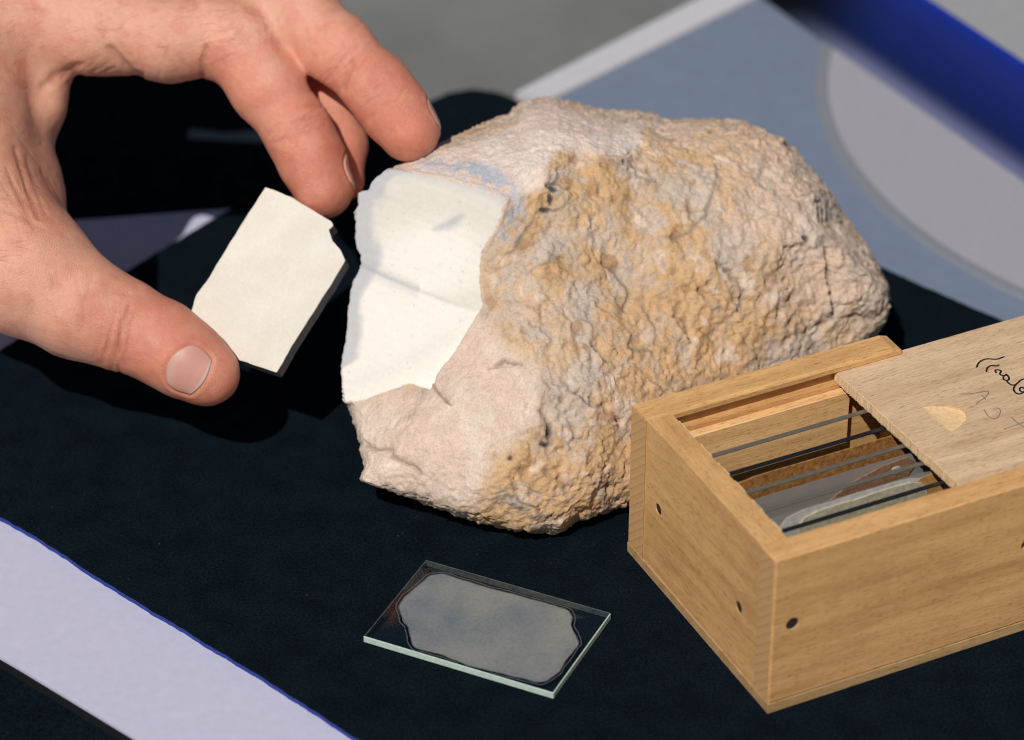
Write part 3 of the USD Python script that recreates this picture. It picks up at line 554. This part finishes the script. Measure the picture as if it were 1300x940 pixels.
labels = ['clear glass slide nearest the back wall inside the wooden box', 'glass slide with dark top edge and an orange brown rock section in the box', 'frosty glass slide with a brown wedge of rock, in the middle of the box',
          'glass slide with beige rock section and white glue blots in the box', 'glass slide with dark top edge and olive section, nearest the front rail']
SX0, SX1, SZ0, SZ1 = 8.2, BL - 8.2, 8.2, 58.9
c, s = math.cos(BA), math.sin(BA)
def blobpoly(cx, cz, rx, rz, seed, n=40, amp=.25, sq=3):
    a = np.linspace(0, 2 * np.pi, n, endpoint=False); r = 1 + amp * fbm(np.c_[np.cos(a) * 1.6, np.sin(a) * 1.6, np.full(n, seed * 3.3)], 3, seed)
    ca, sa = np.cos(a), np.sin(a); k = (np.abs(ca) ** sq + np.abs(sa) ** sq) ** (-1 / sq)
    return np.c_[cx + rx * k * ca * r, cz + rz * k * sa * r]
def upright(poly, y0, y1):                     # a plan in (x, z) given thickness along y
    return CrossSection([[list(map(float, p)) for p in ccw(poly)]]).extrude(y1 - y0).rotate([90, 0, 0]).translate([0, float(y1), 0])
for i, w in enumerate(slots):
    base = BO + np.array([-s * w, c * w, 0]) + np.array([0, 0, SZ0])
    g = thing('glass_slide', base, BA, label=labels[i], cat='glass slide', group='glass slides standing in the box')
    o = (0, 0, SZ0)
    part(g, 'glass_plate', mf((SX0, -.95, SZ0), (SX1, .95, SZ1 - .8)), M_pane, off=o)
    part(g, 'top_edge', cbox((SX0, -.95, SZ1 - .78), (SX1, .95, SZ1), .2), M_edgedark if i in (1, 4) else M_edgeclear, off=o)
    y0 = -.95 - .06
    if i == 1:
        part(g, 'rock_section', upright(blobpoly(56, 33, 41, 22.3, 2, amp=.06, sq=9), y0 - .5, y0), M_sec[0], off=o)
    if i == 2:
        part(g, 'frosted_film', upright(blobpoly(54, 34, 43, 21.5, 3, amp=.05, sq=9), y0 - .1, y0), M_frost, off=o)
        part(g, 'rock_section', upright(np.array([(50, 44), (60, 50), (74, 53.5), (84, 54), (88, 50), (80, 40), (60, 36)]), y0 - .7, y0 - .15), M_sec[1], off=o)
        part(g, 'glue_blot', upright(blobpoly(79, 50, 1.8, 1.6, 5), y0 - 1.1, y0 - .75), M_glue, off=o)
    if i == 3:
        part(g, 'frosted_film', upright(blobpoly(53, 34, 42, 21.4, 4, amp=.05, sq=9), y0 - .1, y0), M_frost, off=o)
        part(g, 'glue_blot', upright(blobpoly(55, 37, 31, 17.6, 6, amp=.16, sq=7), y0 - .3, y0 - .12), M_glue, off=o)
        part(g, 'rock_section', upright(blobpoly(58, 37, 27, 16.0, 7, amp=.16, sq=7), y0 - .9, y0 - .32), M_sec[2], off=o)
        part(g, 'glue_blot', upright(blobpoly(87, 47, 7, 7, 8, amp=.3), y0 - .4, y0 - .12), M_glue2, off=o)
    if i == 4:
        part(g, 'rock_section', upright(blobpoly(50, 34, 37, 20, 9, amp=.12, sq=5), y0 - .5, y0), M_sec[3], off=o)
        part(g, 'glue_blot', upright(blobpoly(90, 46, 5, 8, 10, amp=.3), y0 - .4, y0 - .02), M_glue2, off=o)

# ------------------------------------------------------------------ glass slide lying on the cloth
SO = np.array([-32.3, -131.7, 0.0]); SA = -.44
sc_, ss_ = math.cos(SA), math.sin(SA)
def spt(px, py, z=2.9):
    d = at(px, py, z) - SO; return np.array([d[0] * sc_ + d[1] * ss_, -d[0] * ss_ + d[1] * sc_])
gs = thing('glass_slide', SO, SA, label='glass slide with a cloudy grey rock section lying flat on the black cloth', cat='glass slide')
SW, SH, ST = 76.0, 51.0, 2.9
part(gs, 'glass_plate', mf((.5, -SH + .5, .3), (SW - .5, -.5, ST)), M_pane)
for a, b in (((0, -SH, .3), (SW, -SH + .48, ST - .05)), ((0, -.48, .3), (SW, 0, ST - .05)), ((0, -SH + .5, .3), (.48, -.5, ST - .05)), ((SW - .48, -SH + .5, .3), (SW, -.5, ST - .05))):
    part(gs, 'ground_edge', cbox(a, b, .12), M_edge if a[1] < -SH + .1 or a[0] > SW - 1 else M_edgeback)
def c3(p): return 440 + p[0] / 3.611, 690 + p[1] / 3.611
sec = np.array([spt(*c3(p)) for p in [(385, 150), (440, 143), (640, 205), (780, 240), (900, 275), (1010, 305), (1030, 340), (1022, 380), (1045, 420), (1060, 462), (1000, 540), (970, 590), (900, 640), (560, 560), (440, 510), (310, 478), (296, 430), (288, 385), (262, 355), (243, 290), (270, 245), (320, 205)]])
secP = Polygon(sec).buffer(-3.5).buffer(5).buffer(-1.2)
def smoothpoly(P, seed, amp, step=.8):
    r = P.exterior; n = int(r.length / step); q = np.array([r.interpolate(i / n, normalized=True).coords[0] for i in range(n)])
    t = np.roll(q, -1, 0) - np.roll(q, 1, 0); t /= np.linalg.norm(t, axis=1)[:, None]
    return ccw(q + np.c_[-t[:, 1], t[:, 0]] * (fbm(np.c_[q / 4, np.full(n, seed)], 3, seed) * amp)[:, None])
M_film = mat('cloudy_section', {
    'g': ('geometry', {}), 'n': ('noise_texture', {'scale': 55, 'detail': 4, 'roughness': .6}), 'n2': ('noise_texture', {'scale': 1100, 'detail': 5, 'roughness': .75}), 'n3': ('noise_texture', {'scale': 500, 'detail': 3}),
    'r': ('rgb_ramp', {'ramp': [(.3, (.20, .235, .26)), (.5, (.29, .30, .29)), (.7, (.35, .345, .315))]}), 'r2': ('rgb_ramp', {'ramp': [(.3, (.8, .8, .8)), (.7, (1.15, 1.15, 1.15))]}), 'r3': ('rgb_ramp', {'ramp': [(.70, (0, 0, 0)), (.80, (.10, .10, .09))]}),
    'x': ('mix', {'mix_type': 'multiply', 'fac': 1.0}), 'a': ('mix', {'mix_type': 'add', 'fac': 1.0}), 'p': ('principled_bsdf', {'roughness': .45}), 't': ('transparent_bsdf', {'color': (.9, .92, .95)}), 'm': ('mix_closure', {'fac': .50})},
    [('g.position', 'n.vector'), ('g.position', 'n2.vector'), ('g.position', 'n3.vector'), ('n.fac', 'r.fac'), ('n2.fac', 'r2.fac'), ('n3.fac', 'r3.fac'), ('r.color', 'x.color1'), ('r2.color', 'x.color2'), ('x.color', 'a.color1'), ('r3.color', 'a.color2'),
     ('a.color', 'p.base_color'), ('t.BSDF', 'm.closure1'), ('p.BSDF', 'm.closure2')], surface='m.closure')
part(gs, 'rock_section', prism(smoothpoly(secP, 1, .8), ST + .03, ST + .12), M_film)
part(gs, 'rock_section', prism(smoothpoly(secP.buffer(-1.6), 8, 2.2, .5), ST + .14, ST + .22), M_film)
part(gs, 'rock_section', prism(smoothpoly(secP.buffer(-4.5), 9, 4.5, .5), ST + .24, ST + .30), M_film)
M_glueedge = plain('glue_line', (.06, .07, .082), .3); M_gluefilm = plain('pale_glue', (.06, .072, .085), .35, 900, .4)  # dull blue grey tones of the dried glue lines
def band(w, o, seed, lo=0, hi=1):
    q = smoothpoly(secP.buffer(o), seed, 1.1); g = Polygon(q).buffer(0)
    g = g.difference(g.buffer(-w))
    g = g.intersection(shapely.box(.6, -SH + .6, SW - .6, -.6))
    out = []
    for a in getattr(g, 'geoms', [g]):
        if a.geom_type != 'Polygon' or a.area < .05: continue
        out.append(CrossSection([[list(p) for p in np.array(a.exterior.coords)[:-1]]] + [[list(p) for p in np.array(h.coords)[:-1]] for h in a.interiors], __import__('manifold3d').FillRule.EvenOdd).extrude(.12))
    return Manifold.compose(out)
part(gs, 'glue_line', band(.35, .2, 4).translate([0, 0, ST + .02]), M_glueedge)
part(gs, 'glue_film', band(.35, 1.3, 6).translate([0, 0, ST + .02]), M_gluefilm)

# ------------------------------------------------------------------ the stone tile held in the hand
TD = -74.0
tp = np.array([(337, 238), (352, 243), (372, 252), (395, 266), (421, 282), (423, 287), (417, 292), (422, 306), (432, 318), (438, 331), (425, 353), (400, 393), (372, 437), (351, 473), (320, 463), (300, 456), (275, 425), (252, 410), (243, 396), (249, 375), (262, 358), (290, 312), (315, 272)], float)
tn = -FW * .93 - RT * .26 + UP * .36; tn /= np.linalg.norm(tn)
tc = atd(345, 360, TD)
ta = RT - tn * (RT @ tn); ta /= np.linalg.norm(ta); tb = np.cross(tn, ta)
tl = np.array([[(atplane(x, y, tc, tn) - tc) @ ta, (atplane(x, y, tc, tn) - tc) @ tb] for x, y in tp])
def tilepoly(shr, seed, amp=.5):
    P = Polygon(tl).buffer(-shr); q = smoothpoly(P, seed, amp, .9); return q
def tilt(m):                                    # tile plane -> world
    v, f, _ = meshkit.arrays(m); return tc + v[:, :1] * ta + v[:, 1:2] * tb + v[:, 2:3] * tn, f
M_tile = mat('cream_stone', {
    'g': ('geometry', {}), 'n': ('noise_texture', {'scale': 60, 'detail': 5, 'roughness': .6}), 'n2': ('noise_texture', {'scale': 1200, 'detail': 5, 'roughness': .7}),
    'r': ('rgb_ramp', {'ramp': [(.3, (.62, .565, .475)), (.7, (.70, .655, .585))]}), 'r2': ('rgb_ramp', {'ramp': [(.3, (.92, .92, .91)), (.7, (1.04, 1.04, 1.04))]}), 'x': ('mix', {'mix_type': 'multiply', 'fac': 1.0}),
    'b': ('bump', {'strength': .15, 'distance': .0003}), 'p': ('principled_bsdf', {'roughness': .7, 'specular_ior_level': .25})},
    [('g.position', 'n.vector'), ('g.position', 'n2.vector'), ('n.fac', 'r.fac'), ('n2.fac', 'r2.fac'), ('r.color', 'x.color1'), ('r2.color', 'x.color2'), ('x.color', 'p.base_color'), ('n2.fac', 'b.height'), ('b.normal', 'p.normal')])
M_tileedge = plain('shaded_stone_side', (.10, .10, .105), .8, 900, .3, .4, 1500)  # dark tone paints the shade on the tile's thin sides
toff = tc - np.array([0, 0, 25])
ti = thing('stone_tile', toff, label='thin sawn cream stone tile held between the thumb and forefinger', cat='stone tile')
part(ti, 'cream_face', tilt(prism(tilepoly(.0, 3), -.55, 0)), M_tile, off=toff)
part(ti, 'shaded_side', tilt(prism(tilepoly(.15, 3), -6.3, -.56)), M_tileedge, off=toff)

# ------------------------------------------------------------------ the hand: round cones blended into one skin
HD = -66.0
K = FPX / (DIST + HD)
J = {}
def jt(px, py, r, d=0): return np.array([*atd(px, py, HD - .11 * (py - 290) + d), r / K])
chains = {
  'thumb': [(262, 474, 41, -1), (236, 457, 47, -1), (203, 434, 51, -2), (150, 410, 56, -4), (98, 388, 65, -6), (35, 345, 82, -8), (-50, 270, 96, -8), (-170, 190, 104, -4)],
  'index': [(410, 239, 40, 3), (394, 200, 41, 0), (376, 163, 41, -4), (338, 113, 44, -8), (300, 56, 48, -10), (262, 46, 50, -9), (215, 48, 55, -8), (120, 32, 62, -6), (30, 5, 76, -2)],
  'middle': [(519, 166, 40, -10), (500, 140, 41, -12), (478, 110, 41, -14), (430, 62, 43, -14), (385, 20, 46, -10), (300, -28, 52, 2), (170, -40, 58, 8), (20, -40, 74, 10)],
  'ring': [(434, 228, 30, 24), (432, 185, 32, 22), (418, 130, 35, 20), (372, 55, 42, 20), (310, -20, 48, 26), (170, -95, 54, 30), (10, -120, 72, 28)],
  'little': [(412, 118, 26, 44), (392, 90, 28, 44), (345, 45, 32, 44), (280, -20, 38, 46), (140, -140, 48, 44), (0, -190, 66, 40)],
}
tissue = [[(30, 40, 42, 8), (24, 140, 43, 18), (24, 240, 48, 14), (40, 320, 60, 0)],
          [(30, 5, 76, -2), (-170, 110, 120, 6)], [(20, -40, 74, 10), (-170, 90, 118, 10)], [(10, -120, 72, 28), (-170, 60, 112, 18)], [(0, -190, 66, 40), (-190, 30, 100, 26)], [(20, -40, 70, 20), (0, -190, 66, 40)], [(-80, 0, 90, 20), (-90, -120, 80, 36)], [(-50, 270, 96, -8), (-60, 60, 95, 0)],
          [(-170, 110, 120, 8), (-300, 150, 112, 8), (-480, 210, 118, 10)], [(56, 92, 34, 8), (60, 132, 22, 8)]]
bones = []
for nm, ch in list(chains.items()) + [('tissue', t) for t in tissue]:
    for a, b in zip(ch[:-1], ch[1:]): bones.append((nm, jt(*a), jt(*b)))
def cone_d(p, A, B):
    a, b = A[:3], B[:3]; ba = b - a; l2 = ba @ ba
    t = np.clip(((p - a) @ ba) / l2, 0, 1)
    return np.linalg.norm(p - a - t[:, None] * ba, axis=1) - (A[3] + (B[3] - A[3]) * t)
GROUP = ['thumb', 'index', 'middle', 'ring', 'little', 'tissue']
def smin(a, b, k):
    h = np.clip(k - np.abs(a - b), 0, None) / k; return np.minimum(a, b) - h * h * k * .25
def hand_sdf(p):
    g = {}
    for nm, A, B in bones:
        d = cone_d(p, A, B); g[nm] = d if nm not in g else smin(g[nm], d, 5.0 if nm != 'tissue' else 12.0)
    out = g['tissue']
    for nm in GROUP[:-1]: out = smin(out, g[nm], 7.0)
    fing = np.minimum.reduce([g[nm] for nm in GROUP[:-1]])
    return out
def surface_nets(f, lo, hi, h):
    n = np.ceil((hi - lo) / h).astype(int) + 1
    ax = [lo[k] + h * np.arange(n[k]) for k in range(3)]
    st = 4; ca = [a[::st] for a in ax]
    G = np.stack(np.meshgrid(*ca, indexing='ij'), -1); cv = f(G.reshape(-1, 3)).reshape(G.shape[:3])
    near = np.kron((np.abs(cv) < h * st * 2.0).astype(np.uint8), np.ones((st, st, st), np.uint8))[:n[0], :n[1], :n[2]]
    near = np.roll(near, (-2, -2, -2), (0, 1, 2)) | near | np.roll(near, (2, 2, 2), (0, 1, 2))
    val = np.kron(np.where(cv < 0, -9.0, 9.0), np.ones((st, st, st)))[:n[0], :n[1], :n[2]].copy()
    idx = np.argwhere(near > 0); P = lo + idx * h
    out = np.concatenate([f(c) for c in np.array_split(P, max(1, len(P) // 200000))]); val[tuple(idx.T)] = out
    ins = val < 0
    c = [ins[a:n[0] - 1 + a, b:n[1] - 1 + b, d:n[2] - 1 + d] for a in (0, 1) for b in (0, 1) for d in (0, 1)]
    sm = np.sum(c, 0); cells = np.argwhere((sm > 0) & (sm < 8)); cid = -np.ones(sm.shape, int); cid[tuple(cells.T)] = np.arange(len(cells))
    acc, cnt = np.zeros((len(cells), 3)), np.zeros(len(cells))
    corners = [(a, b, d) for a in (0, 1) for b in (0, 1) for d in (0, 1)]
    for i in range(8):
        for j in range(i + 1, 8):
            if sum(abs(x - y) for x, y in zip(corners[i], corners[j])) != 1: continue
            va = val[tuple((cells + corners[i]).T)]; vb = val[tuple((cells + corners[j]).T)]; m = (va < 0) != (vb < 0)
            t = np.where(m, va / np.where(m, va - vb, 1), 0)
            acc += m[:, None] * (np.array(corners[i]) + t[:, None] * (np.array(corners[j]) - corners[i])); cnt += m
    verts = lo + (cells + acc / cnt[:, None]) * h
    quads = []
    for k in range(3):
        u, w = (k + 1) % 3, (k + 2) % 3
        sl0 = [slice(None)] * 3; sl1 = [slice(None)] * 3; sl0[k] = slice(0, -1); sl1[k] = slice(1, None)
        a, b = ins[tuple(sl0)], ins[tuple(sl1)]
        e = np.argwhere(a != b); e = e[(e[:, u] > 0) & (e[:, w] > 0) & (e[:, u] < n[u] - 1) & (e[:, w] < n[w] - 1)]
        def cidx(du, dw):
            q = e.copy(); q[:, u] -= du; q[:, w] -= dw; return cid[tuple(q.T)]
        q = np.stack([cidx(1, 1), cidx(0, 1), cidx(0, 0), cidx(1, 0)], 1)
        flip = ~a[tuple(e.T)]; q[flip] = q[flip][:, ::-1]; quads.append(q)
    return verts, np.concatenate(quads)
allj = np.array([b for _, a, c_ in bones for b in (a, c_)])
lo = (allj[:, :3] - allj[:, 3:]).min(0) - 3; hi = (allj[:, :3] + allj[:, 3:]).max(0) + 3
hv, hq = surface_nets(hand_sdf, lo, hi, .78)
def grad(p, e=.25):
    return np.stack([hand_sdf(p + np.eye(3)[k] * e) - hand_sdf(p - np.eye(3)[k] * e) for k in range(3)], 1) / (2 * e)
hn = grad(hv); hn /= np.linalg.norm(hn, axis=1)[:, None]
hv = hv - hn * hand_sdf(hv)[:, None]
HX = to_px(hv); vis = hn @ FW < .35
hd = np.zeros(len(hv))
def crease(pts, w, depth, lim=None):
    d = shapely.distance(LineString(pts), shapely.points(HX + fbm(hv / 5, 2, 3)[:, None] * 4)); return -depth * np.exp(-(d / w) ** 2) * vis
for pts, w, dp in [([(163, 388), (153, 425), (148, 455), (152, 474)], 2.6, .55), ([(148, 395), (137, 430), (130, 462)], 3, .35), ([(170, 395), (162, 430), (160, 465)], 3, .3), ([(118, 352), (108, 385), (104, 420)], 4, .3),
                   ([(258, 98), (256, 80), (262, 62)], 4, 1.0), ([(340, 170), (356, 160), (380, 152), (400, 150)], 3, .3), ([(346, 182), (372, 172), (396, 168)], 3, .25), ([(378, 135), (395, 133), (408, 134)], 2.5, .4), ([(436, 112), (440, 96), (450, 82)], 4, .9),
                   ([(140, 62), (155, 80), (170, 95), (178, 98)], 5, 1.2), ([(56, 110), (72, 96), (100, 84)], 6, .9), ([(20, 190), (34, 235), (50, 275)], 4, .6), ([(8, 215), (26, 250), (44, 290)], 3, .4), ([(0, 265), (30, 275), (58, 292)], 3, .35), ([(34, 200), (46, 240), (58, 270)], 3, .4)]:
    hd += crease(pts, w, dp)
hd += fbm(hv / 22, 2, 2) * 1.0 + fbm(hv / 2.4, 3, 5) * .16 + fbm(hv / 6, 2, 6) * .35
cr_rng = np.random.default_rng(21)
def cluster(cx, cy, ang, length, spread, n, depth, w=1.5):   # fine crossing skin lines over a joint
    global hd
    a = math.radians(ang)
    for _ in range(n):
        o = cr_rng.normal(0, spread); j = cr_rng.normal(0, length * .25); aa = a + cr_rng.normal(0, .16); L = length * cr_rng.uniform(.35, .8)
        mx, my = cx - math.sin(a) * o + math.cos(a) * j, cy + math.cos(a) * o + math.sin(a) * j
        P = [(mx - math.cos(aa) * L / 2, my - math.sin(aa) * L / 2), (mx + cr_rng.normal(0, 1.5), my + cr_rng.normal(0, 1.5)), (mx + math.cos(aa) * L / 2, my + math.sin(aa) * L / 2)]
        near = np.hypot(HX[:, 0] - mx, HX[:, 1] - my) < L + 8
        q = np.zeros(len(hv)); d = shapely.distance(LineString(P), shapely.points(HX[near])); q[near] = -depth * cr_rng.uniform(.4, 1) * np.exp(-(d / w) ** 2); hd += q * vis
cluster(152, 425, 98, 80, 16, 26, .30); cluster(150, 400, 20, 40, 30, 14, .15); cluster(300, 45, 150, 60, 16, 24, .28); cluster(382, 158, 150, 55, 9, 18, .24); cluster(400, 150, 150, 30, 8, 8, .2)
cluster(445, 75, 135, 60, 12, 20, .24); cluster(488, 118, 140, 50, 9, 14, .2); cluster(35, 240, 62, 90, 22, 22, .17); cluster(95, 100, 150, 60, 14, 12, .3); cluster(215, 75, 95, 60, 35, 16, .14); cluster(60, 380, 80, 90, 40, 18, .14); cluster(250, 440, 60, 30, 12, 10, .12)
wr = Polygon([(262, 5), (330, 5), (345, 60), (300, 60), (270, 50)]); dwr = shapely.distance(wr, shapely.points(HX))
hd += ridge(hv / np.array([2.2, 5, 5]), 2, 4) * .5 * (1 - sstep(0, 14, dwr)) * vis
# nails
def nail_frame(c, a, nrm):
    a = a / np.linalg.norm(a); nrm = nrm - a * (nrm @ a); nrm /= np.linalg.norm(nrm); return a, nrm, np.cross(a, nrm)
def own_sdf(p, nm):
    out = None
    for k_, A, B in bones:
        if k_ == nm: d = cone_d(p, A, B); out = d if out is None else smin(out, d, 5.0)
    return out
def nail(finger, c, a, nrm, half_len, half_w, offset, nu=21, nw=25, thick=.5):
    a, nrm, b = nail_frame(c, a, nrm); P = []
    for i in range(nu):
        t = -1 + 2 * i / (nu - 1)
        wid = half_w * (1 - .18 * max(0, -t) ** 2.5) * (1 - .10 * max(0, t) ** 3)
        for j in range(nw):
            q = -1 + 2 * j / (nw - 1)
            tt = t * half_len * (1 - (.30 if t > 0 else .42) * q * q)
            P.append((tt, q * wid))
    P = np.array(P); base = c + P[:, :1] * a
    th = P[:, 1:2]; dr = np.cos(th) * nrm + np.sin(th) * b
    lo_, hi_ = np.zeros(len(P)), np.full(len(P), 40.0)
    for _ in range(24):
        m = (lo_ + hi_) / 2; d = own_sdf(base + dr * m[:, None], finger); lo_ = np.where(d < 0, m, lo_); hi_ = np.where(d < 0, hi_, m)
    edge = np.minimum.reduce([1 - np.abs(np.linspace(-1, 1, nw))[None, :].repeat(nu, 0).ravel(), 1 - np.abs(np.linspace(-1, 1, nu)).repeat(nw)])
    r = lo_ + offset * sstep(0, .25, edge) + .12
    free = sstep(.70, 1.0, np.linspace(-1, 1, nu)).repeat(nw)
    r = r + free * .12
    top = base + dr * r[:, None]; bot = base + dr * (r - thick - .3)[:, None]
    n_ = nu * nw; q = [(i * nw + j, (i + 1) * nw + j, (i + 1) * nw + j + 1, i * nw + j + 1) for i in range(nu - 1) for j in range(nw - 1)]
    q2 = [tuple(x + n_ for x in f[::-1]) for f in q]
    bd = [i for i in range(nw)] + [i * nw + nw - 1 for i in range(1, nu)] + [(nu - 1) * nw + j for j in range(nw - 2, -1, -1)] + [i * nw for i in range(nu - 2, 0, -1)]
    q3 = [(bd[i], bd[(i + 1) % len(bd)], bd[(i + 1) % len(bd)] + n_, bd[i] + n_) for i in range(len(bd))]
    v = np.vstack([top, bot]); f = np.array(q + q2 + q3)
    if np.dot(np.cross(v[f[0][1]] - v[f[0][0]], v[f[0][2]] - v[f[0][0]]), nrm) < 0: f = f[:, ::-1]
    tv = np.tile(np.linspace(-1, 1, nu).repeat(nw), 2)
    return v, f, tv, P, top
def tint_nail(tv):
    bed, lun, fr_ = np.array([.62, .275, .215]), np.array([.66, .38, .30]), np.array([.72, .58, .46])
    c_ = mixc(np.tile(bed, (len(tv), 1)), lun, (1 - sstep(-.80, -.35, tv)) * .5); c_ = mixc(c_, fr_, sstep(.86, .95, tv)); qv = np.tile(np.abs(np.linspace(-1, 1, 25)), len(tv) // 25)
    return mixc(c_, np.array([.62, .27, .20]), np.maximum(sstep(.80, 1, qv), 1 - sstep(-1, -.86, tv)) * .8)
nails = []
def jw(ch, i): return jt(*chains[ch][i])[:3]
th_a = jw('thumb', 0) - jw('thumb', 2)
nails.append(nail('thumb', jw('thumb', 0) * .62 + jw('thumb', 1) * .38, th_a, -FW + UP * -.24 + RT * .06, 7.4, .72, .08))
ix_a = jw('index', 0) - jw('index', 1)
nails.append(nail('index', jw('index', 0) * .8 + jw('index', 1) * .2, ix_a, RT * 1.0 + UP * .45 + FW * .42, 7.4, .80, .15))
md_a = jw('middle', 0) - jw('middle', 1)
nails.append(nail('middle', jw('middle', 0) * .95 + jw('middle', 1) * .05, md_a, RT * .75 + UP * .80 + FW * .50, 7.4, .85, .15))
for v, f, tv, P, top in nails:                  # the skin sinks under the nail and swells round it
    d, _ = cKDTree(top).query(hv)
    hd += -.24 * (1 - sstep(.4, 1.2, d)) + .26 * np.exp(-((d - 2.0) / 1.0) ** 2)
hv2 = hv + hn * hd[:, None]
tipc = np.array([jw('thumb', 0), jw('index', 0), jw('middle', 0), jw('ring', 0)])
dt = np.min(np.linalg.norm(hv[:, None] - tipc[None], axis=2), axis=1)
skin0, skinr, skiny = np.array([.70, .345, .235]), np.array([.62, .205, .125]), np.array([.73, .42, .28])
fing = np.maximum(1 - sstep(12, 75, dt), 0)
hc = mixc(np.tile(skin0, (len(hv), 1)), skinr, fing * .75)
hc = mixc(hc, skiny, sstep(.0, .2, fbm(hv / 14, 3, 8)) * .35); hc = mixc(hc, skinr, sstep(.0, .2, fbm(hv / 9, 3, 9)) * .35)
for kx, ky, kr in [(300, 100, 45), (270, 90, 30), (440, 90, 30), (350, 150, 30), (150, 415, 40), (55, 250, 50)]:
    hc = mixc(hc, skinr, np.exp(-(np.hypot(HX[:, 0] - kx, HX[:, 1] - ky) / kr) ** 2) * .45)
hc = mixc(hc, skinr * np.array([.86, .74, .72]), (np.clip(1 - sstep(8, 46, dt), 0, 1) * .45 + sstep(.04, .22, fbm(hv / 6, 4, 11, .6)) * .30)); hc = mixc(hc, skiny * 1.05, sstep(.06, .22, fbm(hv / 4, 4, 10, .6)) * .12)
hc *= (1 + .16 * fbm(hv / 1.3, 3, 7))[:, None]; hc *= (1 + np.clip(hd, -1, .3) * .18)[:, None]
M_skin = mat('skin', {
    'a': ('attribute', {'attribute': 'tint'}), 'g': ('geometry', {}), 'w3': ('noise_texture', {'scale': 900, 'detail': 2}), 'vw': ('vector_math', {'math_type': 'multiply_add', 'vector2': (.0009, .0009, .0009)}), 'v': ('voronoi_texture', {'scale': 1500, 'feature': 'distance_to_edge'}), 'n': ('noise_texture', {'scale': 1500, 'detail': 6, 'roughness': .75, 'distortion': .8}), 'ma': ('math', {'math_type': 'multiply_add', 'value2': .8}),
    'b': ('bump', {'strength': .9, 'distance': .0003}), 'p': ('principled_bsdf', {'roughness': .40, 'specular_ior_level': .5, 'subsurface_weight': .14, 'subsurface_scale': .0022, 'subsurface_radius': (1, .32, .16)})},
    [('g.position', 'w3.vector'), ('w3.color', 'vw.vector1'), ('g.position', 'vw.vector3'), ('vw.vector', 'v.vector'), ('g.position', 'n.vector'), ('v.distance', 'ma.value1'), ('n.fac', 'ma.value3'), ('ma.value', 'b.height'), ('b.normal', 'p.normal'), ('a.color', 'p.base_color')])
M_nail = mat('nail', {'a': ('attribute', {'attribute': 'tint'}), 'p': ('principled_bsdf', {'roughness': .38, 'specular_ior_level': .25, 'subsurface_weight': .25, 'subsurface_scale': .0015, 'subsurface_radius': (1, .4, .3)})}, [('a.color', 'p.base_color')])
hoff = (-150, -20, 0)
hand = thing('hand', hoff, label='left hand reaching in from the left edge, holding the cream tile by its fingertips', cat='hand')
tq = np.vstack([hq[:, [0, 1, 2]], hq[:, [0, 2, 3]]])
part(hand, 'skin', (hv2, tq), M_skin, True, off=hoff, tint=np.clip(hc, .01, .9))
for v, f, tv, P, top in nails:
    part(hand, 'nail', (v, f), M_nail, True, off=hoff, tint=tint_nail(tv))

hr = np.random.default_rng(5)
cand = np.where(vis & (((HX[:, 1] < 62) & (HX[:, 0] > 90) & (HX[:, 0] < 330) & (HX[:, 1] > -40)) | ((HX[:, 0] < 45) & (HX[:, 1] > -30) & (HX[:, 1] < 330) & (HX[:, 0] > -60))) & (hn @ FW < -.1))[0]
pick = hr.choice(cand, 220, replace=False); pts_, cnt_ = [], []
for i in pick:
    n_ = hn[i]; d_ = RT * .9 + UP * hr.normal(.15, .35) - FW * .1; d_ -= n_ * (d_ @ n_); d_ /= np.linalg.norm(d_); L = hr.uniform(3.5, 8)
    for t in (0, .3, .65, 1): pts_.append((hv2[i] + d_ * L * t + n_ * (1.1 * L * .25 * t * (1.25 - t)) - hoff) * S)
    cnt_.append(4)
bc = UsdGeom.BasisCurves.Define(stage, str(hand.GetPath()) + '/fine_hair')
bc.CreateTypeAttr('linear'); bc.CreatePointsAttr(Vt.Vec3fArray.FromNumpy(np.array(pts_, np.float32))); bc.CreateCurveVertexCountsAttr(Vt.IntArray(cnt_))
bc.CreateWidthsAttr(Vt.FloatArray([0.075 * S] * len(pts_))); bc.SetWidthsInterpolation('vertex')
M_hair = plain('fine_hair', (.50, .30, .17), .5)
UsdShade.MaterialBindingAPI.Apply(bc.GetPrim()).Bind(M_hair); tag(bc.GetPrim(), kind='stuff')

# stone dust and lint on the cloth
dr_ = np.random.default_rng(11); ms = []
for k in range(70):
    px_, py_ = (dr_.normal(640, 150), dr_.normal(670, 45)) if k < 45 else (dr_.uniform(60, 1000), dr_.uniform(560, 900))
    p = at(px_, py_, 0)
    if not CLOTH.buffer(-3).contains(Point(p[0], p[1])): continue
    r = dr_.uniform(.08, .2) if k < 66 else dr_.uniform(.2, .32)
    b_ = trimesh.creation.icosahedron(); b_.vertices = b_.vertices * dr_.uniform(.6, 1.2, (12, 1)) * r * np.array([1, dr_.uniform(.6, 1.4), .7]) + [p[0], p[1], r * .5]; ms.append(b_)
M_dust = plain('stone_dust', (.12, .105, .09), .9)
part(None, 'stone_dust', trimesh.util.concatenate(ms), M_dust, label='tiny pale grains of stone dust scattered on the black cloth', cat='dust', kind='stuff')
